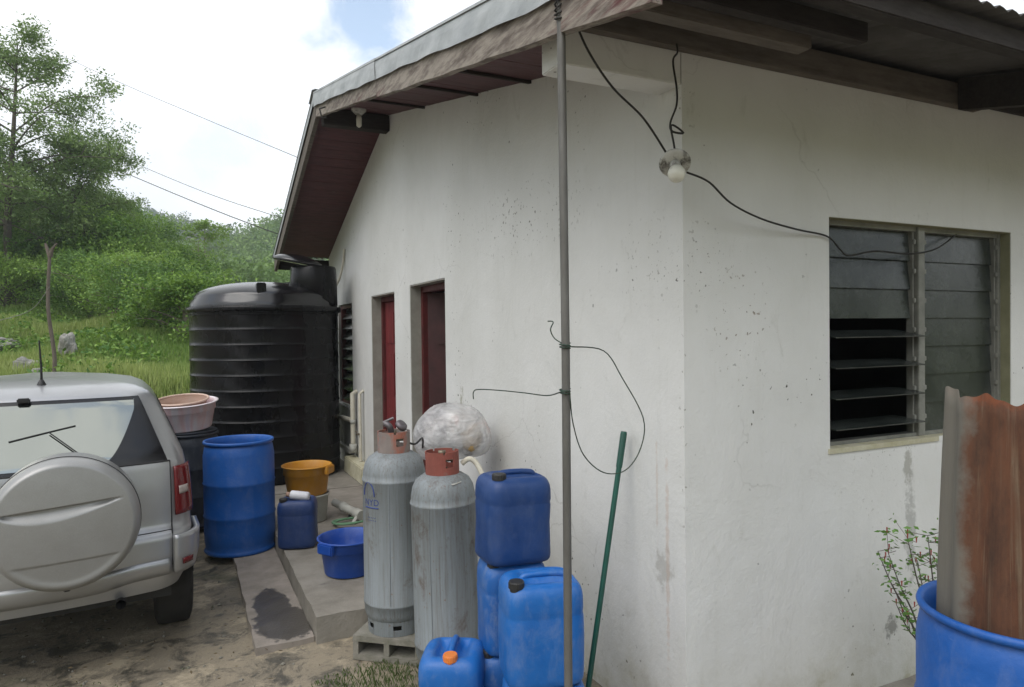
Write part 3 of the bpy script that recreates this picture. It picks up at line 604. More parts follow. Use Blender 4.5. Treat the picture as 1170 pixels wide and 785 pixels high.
b=B(); b.lathe([(.27,-.02),(.285,-.005),(.28,.015),(.22,.05),(.1,.078),(.001,.085)],(0,0,0),40,Mx); obj('lid',b,M_tankdome,t)
b=B(); b.add([PX(286,327,8.95),PX(343,321,8.7),PX(338,350,8.7),PX(290,338,8.95)],[(0,1,2,3)]); obj('liner_flap',b,M_black,t,solid=.006)

# ------------------------------------------------------------ drums
def drum(name,label,c,r,h,mat,open_=True,group=None,rz=0):
    t=thing(name,label,'drum',c,rz,group); b=B()
    pf=[(r-.03,0),(r-.006,.008),(r+.004,.02),(r-.004,.035),(r-.012,.05),(r-.004,.09),(r,.2)]
    for zc in(.335,.625): pf+=[(r,h*zc-.012),(r+.006,h*zc),(r,h*zc+.012)]
    pf+=[(r,h-.12),(r-.012,h-.05),(r-.022,h-.035),(r-.022,h-.028),(r-.004,h-.024),(r,h-.012),(r-.004,h),(r-.016,h+.001),(r-.024,h-.01)]
    if open_: pf+=[(r-.03,h-.05),(r-.012,h-.15),(r-.012,.03),(.001,.025)]
    b.lathe(pf,(0,0,0),72,cap1=not open_)
    obj('drum_body',b,mat,t,world=False); return t
d1=drum('plastic_drum','blue open plastic drum on the paving between the car and the water tank',(-1.47,3.93,.012),.280,.925,M_drum)
d2=drum('plastic_drum','dark almost black plastic drum under the pale tub behind the car',(-1.86,5.05,.0),.29,.885,M_drumdark)
b=B(); b.lathe([(.001,.0),(.27,.0),(.28,.015),(.27,.02)],(-1.86,5.05,.886),48); obj('drum_lid',b,M_drumdark,d2)
d3=drum('plastic_drum','bright blue open drum holding a rusty metal sheet in the right foreground',(.535,-.995,0),.288,.885,M_drum)
# tubs
def tub(name,label,cat,c,r,h,mat,tabs=2,rot=0,tilt=(0,0),lip=.012):
    t=thing(name,label,cat,c); t.rotation_euler=(tilt[0],tilt[1],rot); b=B(); rb=r*.82
    pf=[(.001,.006),(rb-.02,.004),(rb-.004,.0),(rb,.008),(r*.95-.004,h*.68),(r*.955+.006,h*.70),(r*.97,h-.02),(r+.004,h-.014),(r+lip,h-.008),(r+lip,h-.001),(r+.004,h+.002),(r-.004,h-.004),(r*.95-.004,h*.7),(rb-.008,.018),(.001,.014)]
    b.lathe(pf,(0,0,0),64,cap0=False,cap1=False); bd=obj('tub_body',b,mat,t,world=False)
    for k in range(tabs):
        a=PI*k*2/max(tabs,1); hb=B(); Mx=Matrix.Rotation(a,4,'Z'); hb.bbox(r-.012,r+.026,-.07,.07,h-.075,h-.004,.008,Mx); obj('handle',hb,mat,t,world=False)
    return t
tub('plastic_tub','ochre yellow round tub behind the small navy jerrycan','tub',(-.905,4.02,.40),.205,.255,M_tubyel,1,rot=R(-35))
tub('plastic_tub','royal blue round tub on the concrete step beside the gas cylinders','tub',(-.86,2.53,.155),.208,.245,M_tubblue,2,rot=R(212))
tub('plastic_tub','translucent pinkish white round tub on top of the dark drum','tub',(-1.875,5.05,.93),.295,.255,M_tubtr,0,lip=.02).rotation_euler=Matrix.Rotation(R(5.5),3,Vector(R0)).to_euler()
b=B(); rb=.225
b.lathe([(.001,.04),(.17,.038),(.18,.03),(.205,.08),(.228,.13),(.225,.135),(.195,.075),(.17,.05),(.001,.05)],(0,0,0),56,cap0=False,cap1=False)
o=single('washing_basin',b,M_basin,'beige shallow basin sitting inside the pale tub','basin'); o.location=(-1.885,5.06,1.062); o.rotation_euler=Matrix.Rotation(R(8),3,Vector(R0)).to_euler()
b=B(); b.tube([(.234*math.cos(a),.234*math.sin(a),.138) for a in np.linspace(0,2*PI,60)],.010,8); obj('rim',b,plastic('beige_basin_rim_lit',(.62,.45,.36),(.55,.4,.32),rough=.4,amt=.1),o,world=False)  # rim colour lighter than the basin, painting in the missing shading difference
b=B(); b.lathe([(.001,.0),(.12,.0),(.125,.01),(.145,.225),(.155,.23),(.155,.24),(.14,.242),(.12,.02),(.001,.015)],(0,0,0),40,cap0=False,cap1=False)
o=single('bucket',b,M_bucket,'white bucket mostly hidden behind the navy jerrycan under the yellow tub','bucket'); o.location=(-.865,4.02,.155)

# ------------------------------------------------------------ jerrycans
def sup(a,n,e): 
    c,s=math.cos(a),math.sin(a); return (abs(c)**(2/e)*(1 if c>=0 else -1), abs(s)**(2/e)*(1 if s>=0 else -1))
def can_mesh(w,d,h,handle='x',seed=0):
    b=B(); n=64; hw,hd=w/2,d/2
    prof=[(0,.80),(.006,.88),(.02,.95),(.045,.985),(.09,.998),(.2,1.0),(.45,.995),(.66,1.0),(.685,.988),(.71,.988),(.735,1.0),(.84,.995),(.90,.975),(.945,.93),(.975,.87),(.99,.80)]
    rows=[]
    for (zf,s) in prof:
        e=4.6; rr=[]
        for k in range(n):
            x,y=sup(2*PI*k/n,0,e); bul=1+.012*math.sin(zf*9+seed)
            rr.append((x*hw*s*bul,y*hd*s*bul,zf*h))
        rows.append(rr)
    zt=.99*h
    def ztop(x,y):
        z=h
        if handle=='x': a,c_=x-.03,y
        else: a,c_=y-.02,x
        L=hw*.58 if handle=='x' else hd*.60
        for sg in(-1,1):
            dd=math.exp(-((c_-sg*.045)/.024)**4-(a/L)**6); z-=.034*dd
        return z
    for s in(.74,.66,.58,.5,.42,.34,.26,.18,.10,.02):
        rr=[]
        for k in range(n):
            x,y=sup(2*PI*k/n,0,3.6); X,Y=x*hw*s,y*hd*s; rr.append((X,Y,ztop(X,Y)))
        rows.append(rr)
    b.grid(rows,closed=True); b.add(rows[0],[tuple(range(n))[::-1]]); b.add(rows[-1],[tuple(range(n))],True)
    return b
def cap_mesh(c,r=.03,h=.028,base=0):
    b=B(); rows=[]; n=40
    for (rr,z) in((r*.85,-.012),(r*.85,0),(r*1.0,.001),(r,h*.8),(r*.93,h),(r*.2,h)):
        rows.append([(c[0]+math.cos(2*PI*k/n)*(rr+(.0014 if k%2 else 0)*(rr>=r*.95)),c[1]+math.sin(2*PI*k/n)*(rr+(.0014 if k%2 else 0)*(rr>=r*.95)),c[2]+z) for k in range(n)])
    b.grid(rows,closed=True,smooth=False); b.add(rows[-1],[tuple(range(n))]); return b
def jerry(label,loc,rz,mat,capmat,w=.31,d=.27,h=.405,handle='x',cap=(-.095,-.078),seed=0,tilt=(0,0),group='blue jerrycans stacked by the wall',coll=None):
    t=thing('jerrycan',label,'jerrycan',loc,rz,group); t.rotation_euler=(tilt[0],tilt[1],rz)
    obj('can_body',can_mesh(w,d,h,handle,seed),mat,t,world=False)
    b=B(); 
    if handle=='x': pts=[(-w*.24,0,h-.012),(-w*.2,0,h+.004),(-.02,0,h+.009),(w*.16,0,h+.008),(w*.30,0,h+.002),(w*.34,0,h-.014)]
    else: pts=[(0,-d*.24,h-.012),(0,-d*.19,h+.003),(0,0,h+.008),(0,d*.28,h+.006),(0,d*.36,h-.002),(0,d*.40,h-.016)]
    b.tube(smoothpath(pts,4),.0135,10); obj('handle',b,mat,t,world=False)
    obj('screw_cap',cap_mesh((cap[0],cap[1],h-.008)),capmat,t,world=False); return t
z0=math.atan2(F0[1],F0[0])-PI/2   # yaw facing the viewpoint
H=.405
jerry('dark blue jerrycan, topmost of the rear stack beside the rusty gas cylinder',(-.575,.49,.792),z0+R(22),M_candark,M_black,w=.30,d=.27,h=.375,seed=1,tilt=(R(-1),R(1.5)))
jerry('mid blue jerrycan directly under the dark topmost one',(-.575,.50,.40),z0+R(14),M_can,M_black,w=.29,d=.27,h=.392,seed=2)
jerry('blue jerrycan on the ground at the bottom of the rear stack, mostly hidden',(-.59,.49,.0),z0+R(4),M_can,M_black,w=.30,d=.28,h=.40,seed=3)
jerry('big blue jerrycan with black cap, upper one of the stack behind the pole',(-.61,.16,.418),z0+R(12),M_can2,M_black,w=.322,d=.275,h=.40,cap=(-.115,-.085),seed=4)
jerry('blue jerrycan on the ground under the big black-capped one, behind the pole',(-.60,.155,.0),z0+R(6),M_can2,M_black,w=.33,d=.28,h=.412,cap=(-.115,-.085),seed=5)
jerry('bright blue jerrycan with an orange cap standing on the ground in front',(-.86,.50,.0),z0-R(4),M_can2,M_orange,w=.275,d=.28,h=.44,handle='y',cap=(.005,-.10),seed=6)
jerry('small navy jerrycan on the step with a white bottle on it',(-1.09,3.32,.155),z0+R(10),M_cannavy,M_black,w=.29,d=.26,h=.37,handle='x',seed=7,group=None)
t=thing('plastic_bottle','small white plastic bottle lying on top of the navy jerrycan','bottle',(-1.09,3.27,.575))
Mx=Matrix.Translation((-1.145,3.29,.562))@Matrix.Rotation(math.atan2(R0[1],R0[0]),4,'Z')@Matrix.Rotation(R(96),4,'Y')
b=B(); b.lathe([(.001,0),(.03,0),(.034,.006),(.034,.13),(.026,.145)],(0,0,0),24,Mx); obj('bottle_body',b,dirty('white_bottle',(.62,.63,.66),(.55,.56,.6),8,rough=.4),t)
b=B(); b.lathe([(.02,-.032),(.02,-.003)],(0,0,0),16,Mx); obj('screw_cap',b,M_basin,t)
b=B()
for k,(a,w_) in enumerate(((0.3,.05),(.9,.04),(1.5,.03))):
    pass
lab=[]
for (s0,s1,a0,a1) in((.062,.104,-.35,-.1),(.066,.1,.05,.16),(.07,.098,.28,.40),(.062,.068,-.1,.4),(.098,.104,-.1,.3)):
    g_=[]
    for i in range(3):
        s_=s0+(s1-s0)*i/2; g_.append([Mx@Vector((.0346*math.cos(PI+a0+(a1-a0)*j/4-1.0),.0346*math.sin(PI+a0+(a1-a0)*j/4-1.0),s_)) for j in range(5)])
    b.grid(g_)
obj('printed_label',b,M_ink2,t,solid=.0006)

# pipe pieces and debris near the tank
t=thing('loose_pipe_valve','off-white plastic pipe piece with joints resting on black pegs behind the blue tub','pipe',(-.52,4.2,.155))
a_,c_=Vector(PX(382,574,6.4)),Vector(PX(413,589,6.1))
b=B(); b.tube([a_,a_.lerp(c_,.3),a_.lerp(c_,.31),a_.lerp(c_,.42),a_.lerp(c_,.43),a_.lerp(c_,.8),a_.lerp(c_,.81),c_],[.034,.034,.044,.044,.036,.036,.045,.045],14); obj('pipe',b,M_bucket,t)
b=B(); q=a_.lerp(c_,.9); b.tube([q,q+Vector((-.08,-.1,-.06))],.018); obj('spout',b,M_bucket,t)
b=B(); 
for (p_,q_) in(((368,590),(377,607)),((400,588),(388,610))):
    s_=Vector(PX(p_[0],p_[1],6.3)); e_=Vector(PX(q_[0],q_[1],6.15)); b.tube([s_,e_],.012)
obj('leg',b,M_black,t)
b=B(); pts=[]
for k in range(60):
    a=k*.33; r_=.13+.02*math.sin(k*.7); pts.append((-.55+math.cos(a)*r_*1.3,3.72+math.sin(a)*r_,.165+.006*(k%19)/3))
b.tube(smoothpath(pts,2),.009,6); single('garden_hose',b,dirty('faded_green_hose',(.12,.25,.14),(.08,.18,.1),10,rough=.6),'coil of faded green hose on the slab behind the blue tub','hose',(-.55,3.72,.155))

# ------------------------------------------------------------ gas cylinders
def gas(label,loc,r,h,mat,cmat,seam,foot=True,rz=0,tilt=(0,0),slots=True,valve=1,hc=.11):
    t=thing('gas_cylinder',label,'gas cylinder',loc,rz,'tall gas cylinders'); t.rotation_euler=(tilt[0],tilt[1],rz)
    pf=[(r*.80,.06),(r*.93,.085),(r*.985,.115),(r,.16),(r+.003,.163),(r+.003,.172),(r,.175),(r,h-.165),(r+.0035,h-.16),(r+.0035,h-.15),(r-.001,h-.147),(r*.99,h-.12),(r*.93,h-.07),(r*.82,h-.035),(r*.6,h-.010),(r*.3,h),(.001,h+.002)]
    b=B(); b.lathe(pf,(0,0,0),64,cap1=False); obj('cylinder_body',b,mat,t,world=False)
    b=B(); n=64; fr=r*.87
    # foot ring with slots
    for k in range(n):
        slot=(k%11 in(0,1,2))
        a0,a1=2*PI*k/n,2*PI*(k+1)/n
        for (za,zb) in ([(0,.035),(.06,.095)] if slot else [(0,.095)]):
            b.add([(fr*math.cos(a0),fr*math.sin(a0),za),(fr*math.cos(a1),fr*math.sin(a1),za),(fr*math.cos(a1)*1.03,fr*math.sin(a1)*1.03,zb),(fr*math.cos(a0)*1.03,fr*math.sin(a0)*1.03,zb)],[(0,1,2,3)])
    obj('foot_ring',b,mat,t,world=False,solid=.005)
    b=B(); cr=r*.50; n=48
    for k in range(n):
        a0,a1=2*PI*k/n,2*PI*(k+1)/n
        hole=(k%16) in(3,4,5,6); z1_=h+hc-.012*(math.sin(k*.6)>.9)
        segs=[(h-.025,h+.03),(h+.075,z1_)] if hole else [(h-.025,z1_)]
        for (za,zb) in segs: b.add([(cr*math.cos(a),cr*math.sin(a),z_) for a,z_ in((a0,za),(a1,za),(a1,zb),(a0,zb))],[(0,1,2,3)])
    obj('collar',b,cmat,t,world=False,solid=.006)
    b=B(); b.lathe([(.028,h-.01),(.028,h+.02),(.014,h+.03),(.014,h+.09),(.02,h+.095),(.02,h+.11),(.005,h+.112)],(0,0,0),16); b.tube([(0,0,h+.06),(.06,-.01,h+.062)],.012); obj('valve',b,M_brass,t,world=False)
    b=B(); b.tube([(r*1.0*math.cos(seam),r*1.0*math.sin(seam),z_) for z_ in(.18,h-.16)],.0028,6); obj('weld_seam',b,mat,t,world=False)
    return t
vd=math.atan2(-F0[1],-F0[0])
g1=gas('grey gas cylinder with blue lettering standing on a cinder block',(-.815,1.535,.137),.177,1.005,M_gas,M_collar2,vd+.0)
g2=gas('rust stained grey gas cylinder with a red collar standing beside the jerrycans',(-.645,1.145,.012),.172,1.06,M_gasrust,M_collar,vd-.35,tilt=(R(-.5),R(-.9)))
# regulator on cylinder 1
t1=Vector((-.815,1.535,1.142+.11))
b=B(); b.tube(smoothpath([t1+Vector((-.01,0,-.02)),t1+Vector((-.03,-.02,.03)),t1+Vector((-.05,0,.045))]),.018,10); b.lathe([(.001,0),(.034,.002),(.038,.015),(.03,.03),(.001,.034)],(0,0,0),20,Matrix.Translation(t1+Vector((.03,-.02,.02)))@Matrix.Rotation(R(35),4,'X')@Matrix.Rotation(R(30),4,'Y'))
b.tube([t1+Vector((-.06,0,.05)),t1+Vector((-.005,-.02,.075))],.008,8)
o=obj('regulator',b,dirty('grey_regulator',(.11,.1,.1),(.2,.18,.2),10,rough=.4,metal=.5),g1)
b=B(); b.tube(smoothpath([t1+Vector((.06,-.02,-.06)),t1+Vector((.13,.02,-.09)),t1+Vector((.22,.15,-.08)),t1+Vector((.3,.4,-.2))]),.006,8); obj('hose',b,M_black,g1)
# printing on cylinder 1
def wrap_text(txt,size,c,r,ang,z,par,extrude=.0006):
    cu=bpy.data.curves.new('t','FONT'); cu.body=txt; cu.size=size; cu.align_x='CENTER'; cu.resolution_u=3; cu.space_character=1.05
    ob=bpy.data.objects.new('t',cu); COL.objects.link(ob); dg=bpy.context.evaluated_depsgraph_get(); me=bpy.data.meshes.new_from_object(ob.evaluated_get(dg)); bpy.data.objects.remove(ob)
    bm=bmesh.new(); bm.from_mesh(me); bmesh.ops.triangulate(bm,faces=bm.faces)
    b=B(); vs=[]
    for v_ in bm.verts:
        a=ang+v_.co.x/r; vs.append((c[0]+(r+.0015)*math.cos(a),c[1]+(r+.0015)*math.sin(a),c[2]+z+v_.co.y))
    bm.verts.index_update(); b.add(vs,[tuple(q.index for q in f.verts) for f in bm.faces]); bm.free(); return obj('lettering',b,M_ink,par)
C1=(-.815,1.535,.137); va=math.atan2(CAMP[1]-1.535,CAMP[0]+.815)
wrap_text('NYD',.05,C1,.177,va-.80,.725,g1); wrap_text('LP GAS',.022,C1,.158,va-.80,.67,g1) if False else None
b=B()
arc=[]
for k in range(13):
    a=PI*.0+PI*k/12; x=math.cos(a)*.045; y=math.sin(a)*.075; A_=va-.92+x/.177; arc.append((C1[0]+.1775*math.cos(A_),C1[1]+.1775*math.sin(A_),C1[2]+.775+y))
b.tube(arc,.004,5); 
obj('emblem',b,M_ink,g1); b=B()
ul=[(C1[0]+.1775*math.cos(va-.80+s_/.177),C1[1]+.1775*math.sin(va-.80+s_/.177),C1[2]+.712) for s_ in np.linspace(-.05,.05,9)]; b.tube(ul,.0035,5); obj('underline',b,M_ink,g1); b=B()
for zz,w_ in((.655,.03),(.640,.028)):
    for s0 in np.arange(-w_,w_,.013): b.tube([(C1[0]+.1765*math.cos(va-.8+s_/.177),C1[1]+.1765*math.sin(va-.8+s_/.177),C1[2]+zz+dz) for s_,dz in((s0,0),(s0+.008,.004))],.002,4)
obj('small_print',b,M_ink,g1)['kind']='stuff'
# pale elbow hose stub and tag beside cylinder 2
b=B(); T2=Vector((-.645,1.145,1.072))
b.tube(smoothpath([T2+Vector((.10,-.03,.035)),T2+Vector((.135,-.05,.06)),T2+Vector((.17,-.07,.03)),T2+Vector((.20,-.11,-.06))]),.014,10); obj('hose',b,M_pvc,g2)
b=B(); b.box(-.03,.03,-.018,.018,0,.0015,Matrix.Translation(T2+Vector((.02,-.13,-.036)))@Matrix.Rotation(R(22),4,'X')@Matrix.Rotation(R(20),4,'Z')); obj('paper_tag',b,M_bucket,g2)
# third cylinder, behind, red
g3=gas('short dark red gas cylinder behind the other two, under the plastic bag',(-.36,1.98,.155),.15,.76,M_reddoor,M_redframe,vd,hc=.08)
# cinder block (two cores facing the viewer)
t_=thing('cinder_block','mossy hollow cinder block lying on its side under the grey gas cylinder','block',(-.83,1.50,0),z0+R(-14))
b=B(); L,Dp,Hh=.40,.26,.135
b.box(-L/2,L/2,-Dp/2,Dp/2,0,.032); b.box(-L/2,L/2,-Dp/2,Dp/2,Hh-.032,Hh)
for x_ in(-L/2,-.016,L/2-.032): b.box(x_,x_+.032,-Dp/2+.002,Dp/2-.002,.032,Hh-.032)
obj('block_body',b,M_block,t_,world=False)

# ------------------------------------------------------------ plastic bag
def bag():
    from mathutils import noise as mn
    bm=bmesh.new(); bmesh.ops.create_icosphere(bm,subdivisions=6,radius=1)
    for v_ in bm.verts:
        d=v_.co.normalized()
        r_=1+.10*mn.noise(d*1.3+Vector((3,1,7)))
        # lumps of the contents
        for (a_,w_,h_) in((Vector((.6,-.5,.5)),.35,.10),(Vector((-.5,-.6,.35)),.4,.09),(Vector((.8,-.4,-.3)),.4,.10),(Vector((-.7,-.5,-.3)),.4,.06),(Vector((.1,-.7,.7)),.3,.05)):
            r_+=h_*math.exp(-(d-a_.normalized()).length_squared/w_**2)
        # taut folds running round and gathering to one side
        f_=math.sin(6*d.z+2.2*mn.noise(d*1.6)*3+d.x*2.5); r_+=.016*(1-abs(f_))**3*1.0
        g_=math.sin(9*d.x-5*d.z+3*mn.noise(d*2.2+Vector((5,5,5)))*2); r_+=.012*(1-abs(g_))**3
        q=d*r_; q=Vector((q.x*.245,q.y*.20,q.z*.205))
        if q.z<-.13: q.z=-.13+(q.z+.13)*.25
        v_.co=q
    me=bpy.data.meshes.new('plastic_bag'); bm.to_mesh(me); bm.free()
    for p in me.polygons: p.use_smooth=True
    m,nt,bs=newmat('translucent_bag'); co=coord(nt)
    n=noise(nt,co,6.5,3,.5,.6); col=ramp(nt,n,[(.32,(.50,.50,.51)),(.5,(.62,.61,.61)),(.62,(.68,.66,.65)),(.72,(.66,.52,.50))])
    st=noise(nt,coord(nt,(1,1,2.6)),12,5,.6,1.2); col=mix(nt,ramp(nt,st,[(.5,0.),(.68,.5)]),col,(.80,.79,.79))
    nt.links.new(col,bs.inputs['Base Color']); setp(bs,Roughness=.28); bs.inputs['Coat Weight'].default_value=.3; bs.inputs['Coat Roughness'].default_value=.08; bs.inputs['Subsurface Weight'].default_value=.0
    bump(nt,bs,mathn(nt,'ADD',noise(nt,coord(nt,(1,1,1.8)),9,3,.5,2.2),mathn(nt,'MULTIPLY',noise(nt,co,30,3,.5,2.5),.2)),.28,.03); me.materials.append(m)
    tp=nt.nodes.new('ShaderNodeBsdfTransparent'); mxx=nt.nodes.new('ShaderNodeMixShader'); out=[q for q in nt.nodes if q.type=='OUTPUT_MATERIAL'][0]
    nt.links.new(ramp(nt,noise(nt,coord(nt,(1,1,1.6)),5,5,.6,1.),[(.35,.42),(.65,.80)]),mxx.inputs[0]); nt.links.new(tp.outputs[0],mxx.inputs[1]); nt.links.new(bs.outputs[0],mxx.inputs[2]); nt.links.new(mxx.outputs[0],out.inputs[0])
    o=bpy.data.objects.new('plastic_bag',me); COL.objects.link(o); o.location=(-.31,1.93,1.14); o.rotation_euler=(R(4),R(-3),z0)
    rr_=random.Random(4)
    for nm,cols in (('light_contents',((.55,.54,.53),(.42,.41,.42))),('dark_contents',((.10,.10,.12),(.18,.12,.09))),('brown_contents',((.40,.27,.11),(.30,.2,.1)))):
        b=B()
        for k in range({'light_contents':9,'dark_contents':5,'brown_contents':3}[nm]):
            a_=rr_.uniform(0,2*PI); q=Vector((math.cos(a_)*.13,math.sin(a_)*.10,rr_.uniform(-.08,.09))) if nm!='brown_contents' else Vector((.13,-.08,-.03+.04*k))
            s_=rr_.uniform(.045,.075); Mq=Matrix.Translation(q)@Matrix.Rotation(rr_.uniform(0,3),4,Vector((rr_.random(),rr_.random(),1)))@Matrix.Diagonal((1.3,.9,.8,1))
            b.lathe([(s_*math.sin(t_)+.0005,-s_*math.cos(t_)) for t_ in np.linspace(0,PI,9)],(0,0,0),14,Mq,cap0=False,cap1=False)
        c_=obj(nm,b,dirty(nm,cols[0],cols[1],14,rough=.6),o,world=False); c_['kind']='stuff'
    tag(o,'bulging translucent white plastic bag of rubbish between the cylinders and the wall','bag')
bag()

# ------------------------------------------------------------ rusty sheet in the foreground drum
M_rust_sheet=sheet_mat()
b=B(); rows=[]
for j,zf in enumerate(np.linspace(0,1,26)):
    row=[]
    for s_ in np.linspace(0,1,110):
        a=R(128)+s_*R(165); rad=.222+.012*math.sin(zf*3)
        rad+=.0115*math.cos(s_*2*PI*4.6)
        taper=1-.16*zf if s_<.3 else 1-.16*zf*(1-(s_-.3)*.9)
        x=rad*math.cos(a)*taper+ .0; y=rad*math.sin(a)*taper
        zz=.02+zf*(1.535-.045*s_+.01*math.sin(s_*23)+.004*math.sin(s_*61))
        row.append((x,y,zz))
    rows.append(row)
b.grid(rows)
me=mesh_of('rusty_sheet',b); 
o=bpy.data.objects.new('rusty_sheet',me); COL.objects.link(o); me.materials.append(M_rust_sheet)
o.location=(.545,-.985,.04); md=o.modifiers.new('s','SOLIDIFY'); md.thickness=.0015
tag(o,'curled rust streaked corrugated zinc sheet standing in the foreground blue drum','metal sheet')
# object coordinate z spans 0..1.55: scale used in material
# ------------------------------------------------------------ car
car=thing('parked_car','silver compact off-road car with a covered spare wheel on its tailgate','car',(-2.655,1.962,-.07),R(4.1))
def wz(z): return np.interp(z,[.40,.50,.62,.74,.9,1.1,1.18,1.35,1.50,1.545,1.58,1.605,1.62],[.74,.79,.815,.82,.815,.80,.785,.715,.650,.61,.54,.40,.15])
def yz(z): return np.interp(z,[.40,.50,.6,.74,.76,.8,1.0,1.14,1.2,1.50,1.545,1.58,1.605,1.62],[.09,.05,.03,.04,.075,.085,.09,.11,.13,.30,.335,.42,.62,1.0])
def fz(z): return np.interp(z,[.4,.6,.9,1.0,1.08,1.18,1.50,1.62],[4.0,4.15,4.1,3.9,3.1,2.9,2.2,1.9])
def section(z,off=0.,n=60):
    w=wz(z)+off; y0=yz(z)-off; y1=fz(z)+off; c=min(.16,w*.5)
    pts=[]
    xs=np.linspace(0,w-c,14)
    for x in xs: pts.append((x,y0+.10*(x/ .82)**2.2*min(1,w/.6)))
    yb=pts[-1][1]; sl=.12
    for a in np.linspace(0,PI/2,12)[1:]: pts.append((w-c+c*math.sin(a),yb+c*(1-math.cos(a))*1.1+.02*math.sin(a)))
    ys=pts[-1][1]
    for t_ in np.linspace(0,1,24)[1:]:
        y=ys+(y1-.35-ys)*t_; pts.append((w+.012*math.sin(PI*t_),y))
    cf=min(.35,w*.8)
    for a in np.linspace(0,PI/2,8)[1:]: pts.append((w-cf+cf*math.cos(a),y1-.35+.35*math.sin(a)))
    pts.append((0,y1)); return pts
zs=list(np.linspace(.42,.74,10))+[.75,.76,.80]+list(np.linspace(.84,1.10,8))+[1.14,1.18]+list(np.linspace(1.22,1.5,9))+[1.525,1.545,1.565,1.58,1.595,1.605,1.614,1.62]
b=B(); rows=[]
for z in zs:
    h_=section(z); full=h_+[(-x,y) for x,y in h_[::-1][1:-1]]; rows.append([(x,y,z) for x,y in full])
b.grid(rows,closed=True); m_=len(rows[0]); b.add(rows[0],[tuple(range(m_))[::-1]]); b.add(rows[-1],[tuple(range(m_))],True)
body=obj('car_body',b,M_paint,car,world=False)
def surf(z,x,off):      # point on the rear/corner surface at arc parameter given by signed "x-arc"
    pts=section(z,off); P=np.array(pts); L=np.concatenate([[0],np.cumsum(np.linalg.norm(np.diff(P,axis=0),axis=1))])
    s_=abs(x); q=np.array([np.interp(s_,L,P[:,0]),np.interp(s_,L,P[:,1])]); return (q[0]*(1 if x>=0 else -1),q[1],z)
def patch(name,fx0,fx1,z0,z1,off,mat,par,nz=14,nx=20,thick=0):
    b=B(); rows=[]
    for z in np.linspace(z0,z1,nz): rows.append([surf(z,x,off) for x in np.linspace(fx0(z),fx1(z),nx)])
    b.grid(rows); return obj(name,b,mat,par,world=False,solid=thick)
lin=lambda a,za,c,zb: (lambda z: a+(c-a)*(z-za)/(zb-za))
sidex=lambda z: float(wz(z))
# rear window: dark surround then glass
patch('window_surround',lin(-.70,1.15,-.56,1.53),lin(.70,1.15,.56,1.53),1.155,1.525,.004,M_darkglass,car)
def curv(z):
    t_=(z-1.17)/(1.50-1.17); return .36+.17*min(1,t_*1.15)**.55 if t_>0 else .36
gl_=patch('rear_window',lambda z:-curv(z),curv,1.172,1.505,.008,M_carglass,car,nz=20)
# wiper
b=B(); a_=surf(1.185,.32,.03); c_=surf(1.36,.12,.03); b.tube([a_,c_],.0035,6); b.tube([surf(1.325,-.06,.014),surf(1.35,.06,.014),surf(1.385,.24,.014)],.0035,6); b.lathe([(.018,0),(.014,.02)],(0,0,0),12,Matrix.Translation(a_)@Matrix.Rotation(R(90),4,'X')); obj('wiper',b,M_black,car,world=False)
b=B(); b.bbox(-.03,.03,.27,.31,1.52,1.545,.006); obj('washer_nozzle',b,M_black,car,world=False)
# tail lamps
for sg in(1,-1):
    f0=lambda z,s=sg: s*(.735 if s>0 else .90); f1=lambda z,s=sg: s*(.90 if s>0 else .735)
    l_=patch('tail_lamp',f0,f1,.835,1.115,.012,M_lamp,car,nz=12,nx=12,thick=.012)
    g0=lambda z,s=sg: s*(.76 if s>0 else .835); g1_=lambda z,s=sg: s*(.835 if s>0 else .76)
    patch('reversing_lens',g0,g1_,.955,1.0,.021,M_lampclear,l_,nz=4,nx=6,thick=.003)
    # bumper corner
    f0=lambda z,s=sg:s*(.715 if s>0 else 1.2); f1=lambda z,s=sg:s*(1.2 if s>0 else .715)
    bc=patch('bumper_corner',f0,f1,.52,.735,.028,M_paint,car,nz=10,nx=20,thick=.03)
    f0=lambda z,s=sg:s*(.765 if s>0 else .84); f1=lambda z,s=sg:s*(.84 if s>0 else .765)
    patch('reflector',f0,f1,.565,.60,.046,M_lamp,bc,nz=3,nx=6,thick=.004)
    patch('side_window',(lambda z,s=sg:s*(1.0 if s>0 else 2.9)),(lambda z,s=sg:s*(2.9 if s>0 else 1.0)),1.19,1.47,.004,M_darkglass,car,nz=8,nx=30)
    # wheels and arches
    for yy_ in(.78,3.25):
        w_=B(); Mx=Matrix.Translation((sg*.735,yy_,.345))@Matrix.Rotation(R(90),4,'Y')
        w_.lathe([(.2,-.10),(.30,-.105),(.338,-.09),(.345,-.06),(.345,.06),(.338,.09),(.30,.105),(.2,.10)],(0,0,0),40,Mx)
        wh=obj('wheel',w_,M_rubber,car,world=False)
        rm=B(); rm.lathe([(.205,.095),(.2,.108),(.19,.085),(.08,.07),(.06,.095),(.001,.1)],(0,0,0),30,Matrix.Translation((sg*.735,yy_,.345))@Matrix.Rotation(R(90)*sg,4,'Y')); obj('rim',rm,M_alu,wh,world=False)
        ar=B(); arc=[Vector((sg*.832,yy_+.40*math.cos(a),.36+.40*math.sin(a))) for a in np.linspace(.15,PI-.15,20)]
        cen=[Vector((sg*.832,yy_+.20*math.cos(a),.36+.2*math.sin(a))) for a in np.linspace(.15,PI-.15,20)]
        ar.grid([arc,cen]); obj('wheel_arch',ar,M_black,car,world=False,solid=.006)
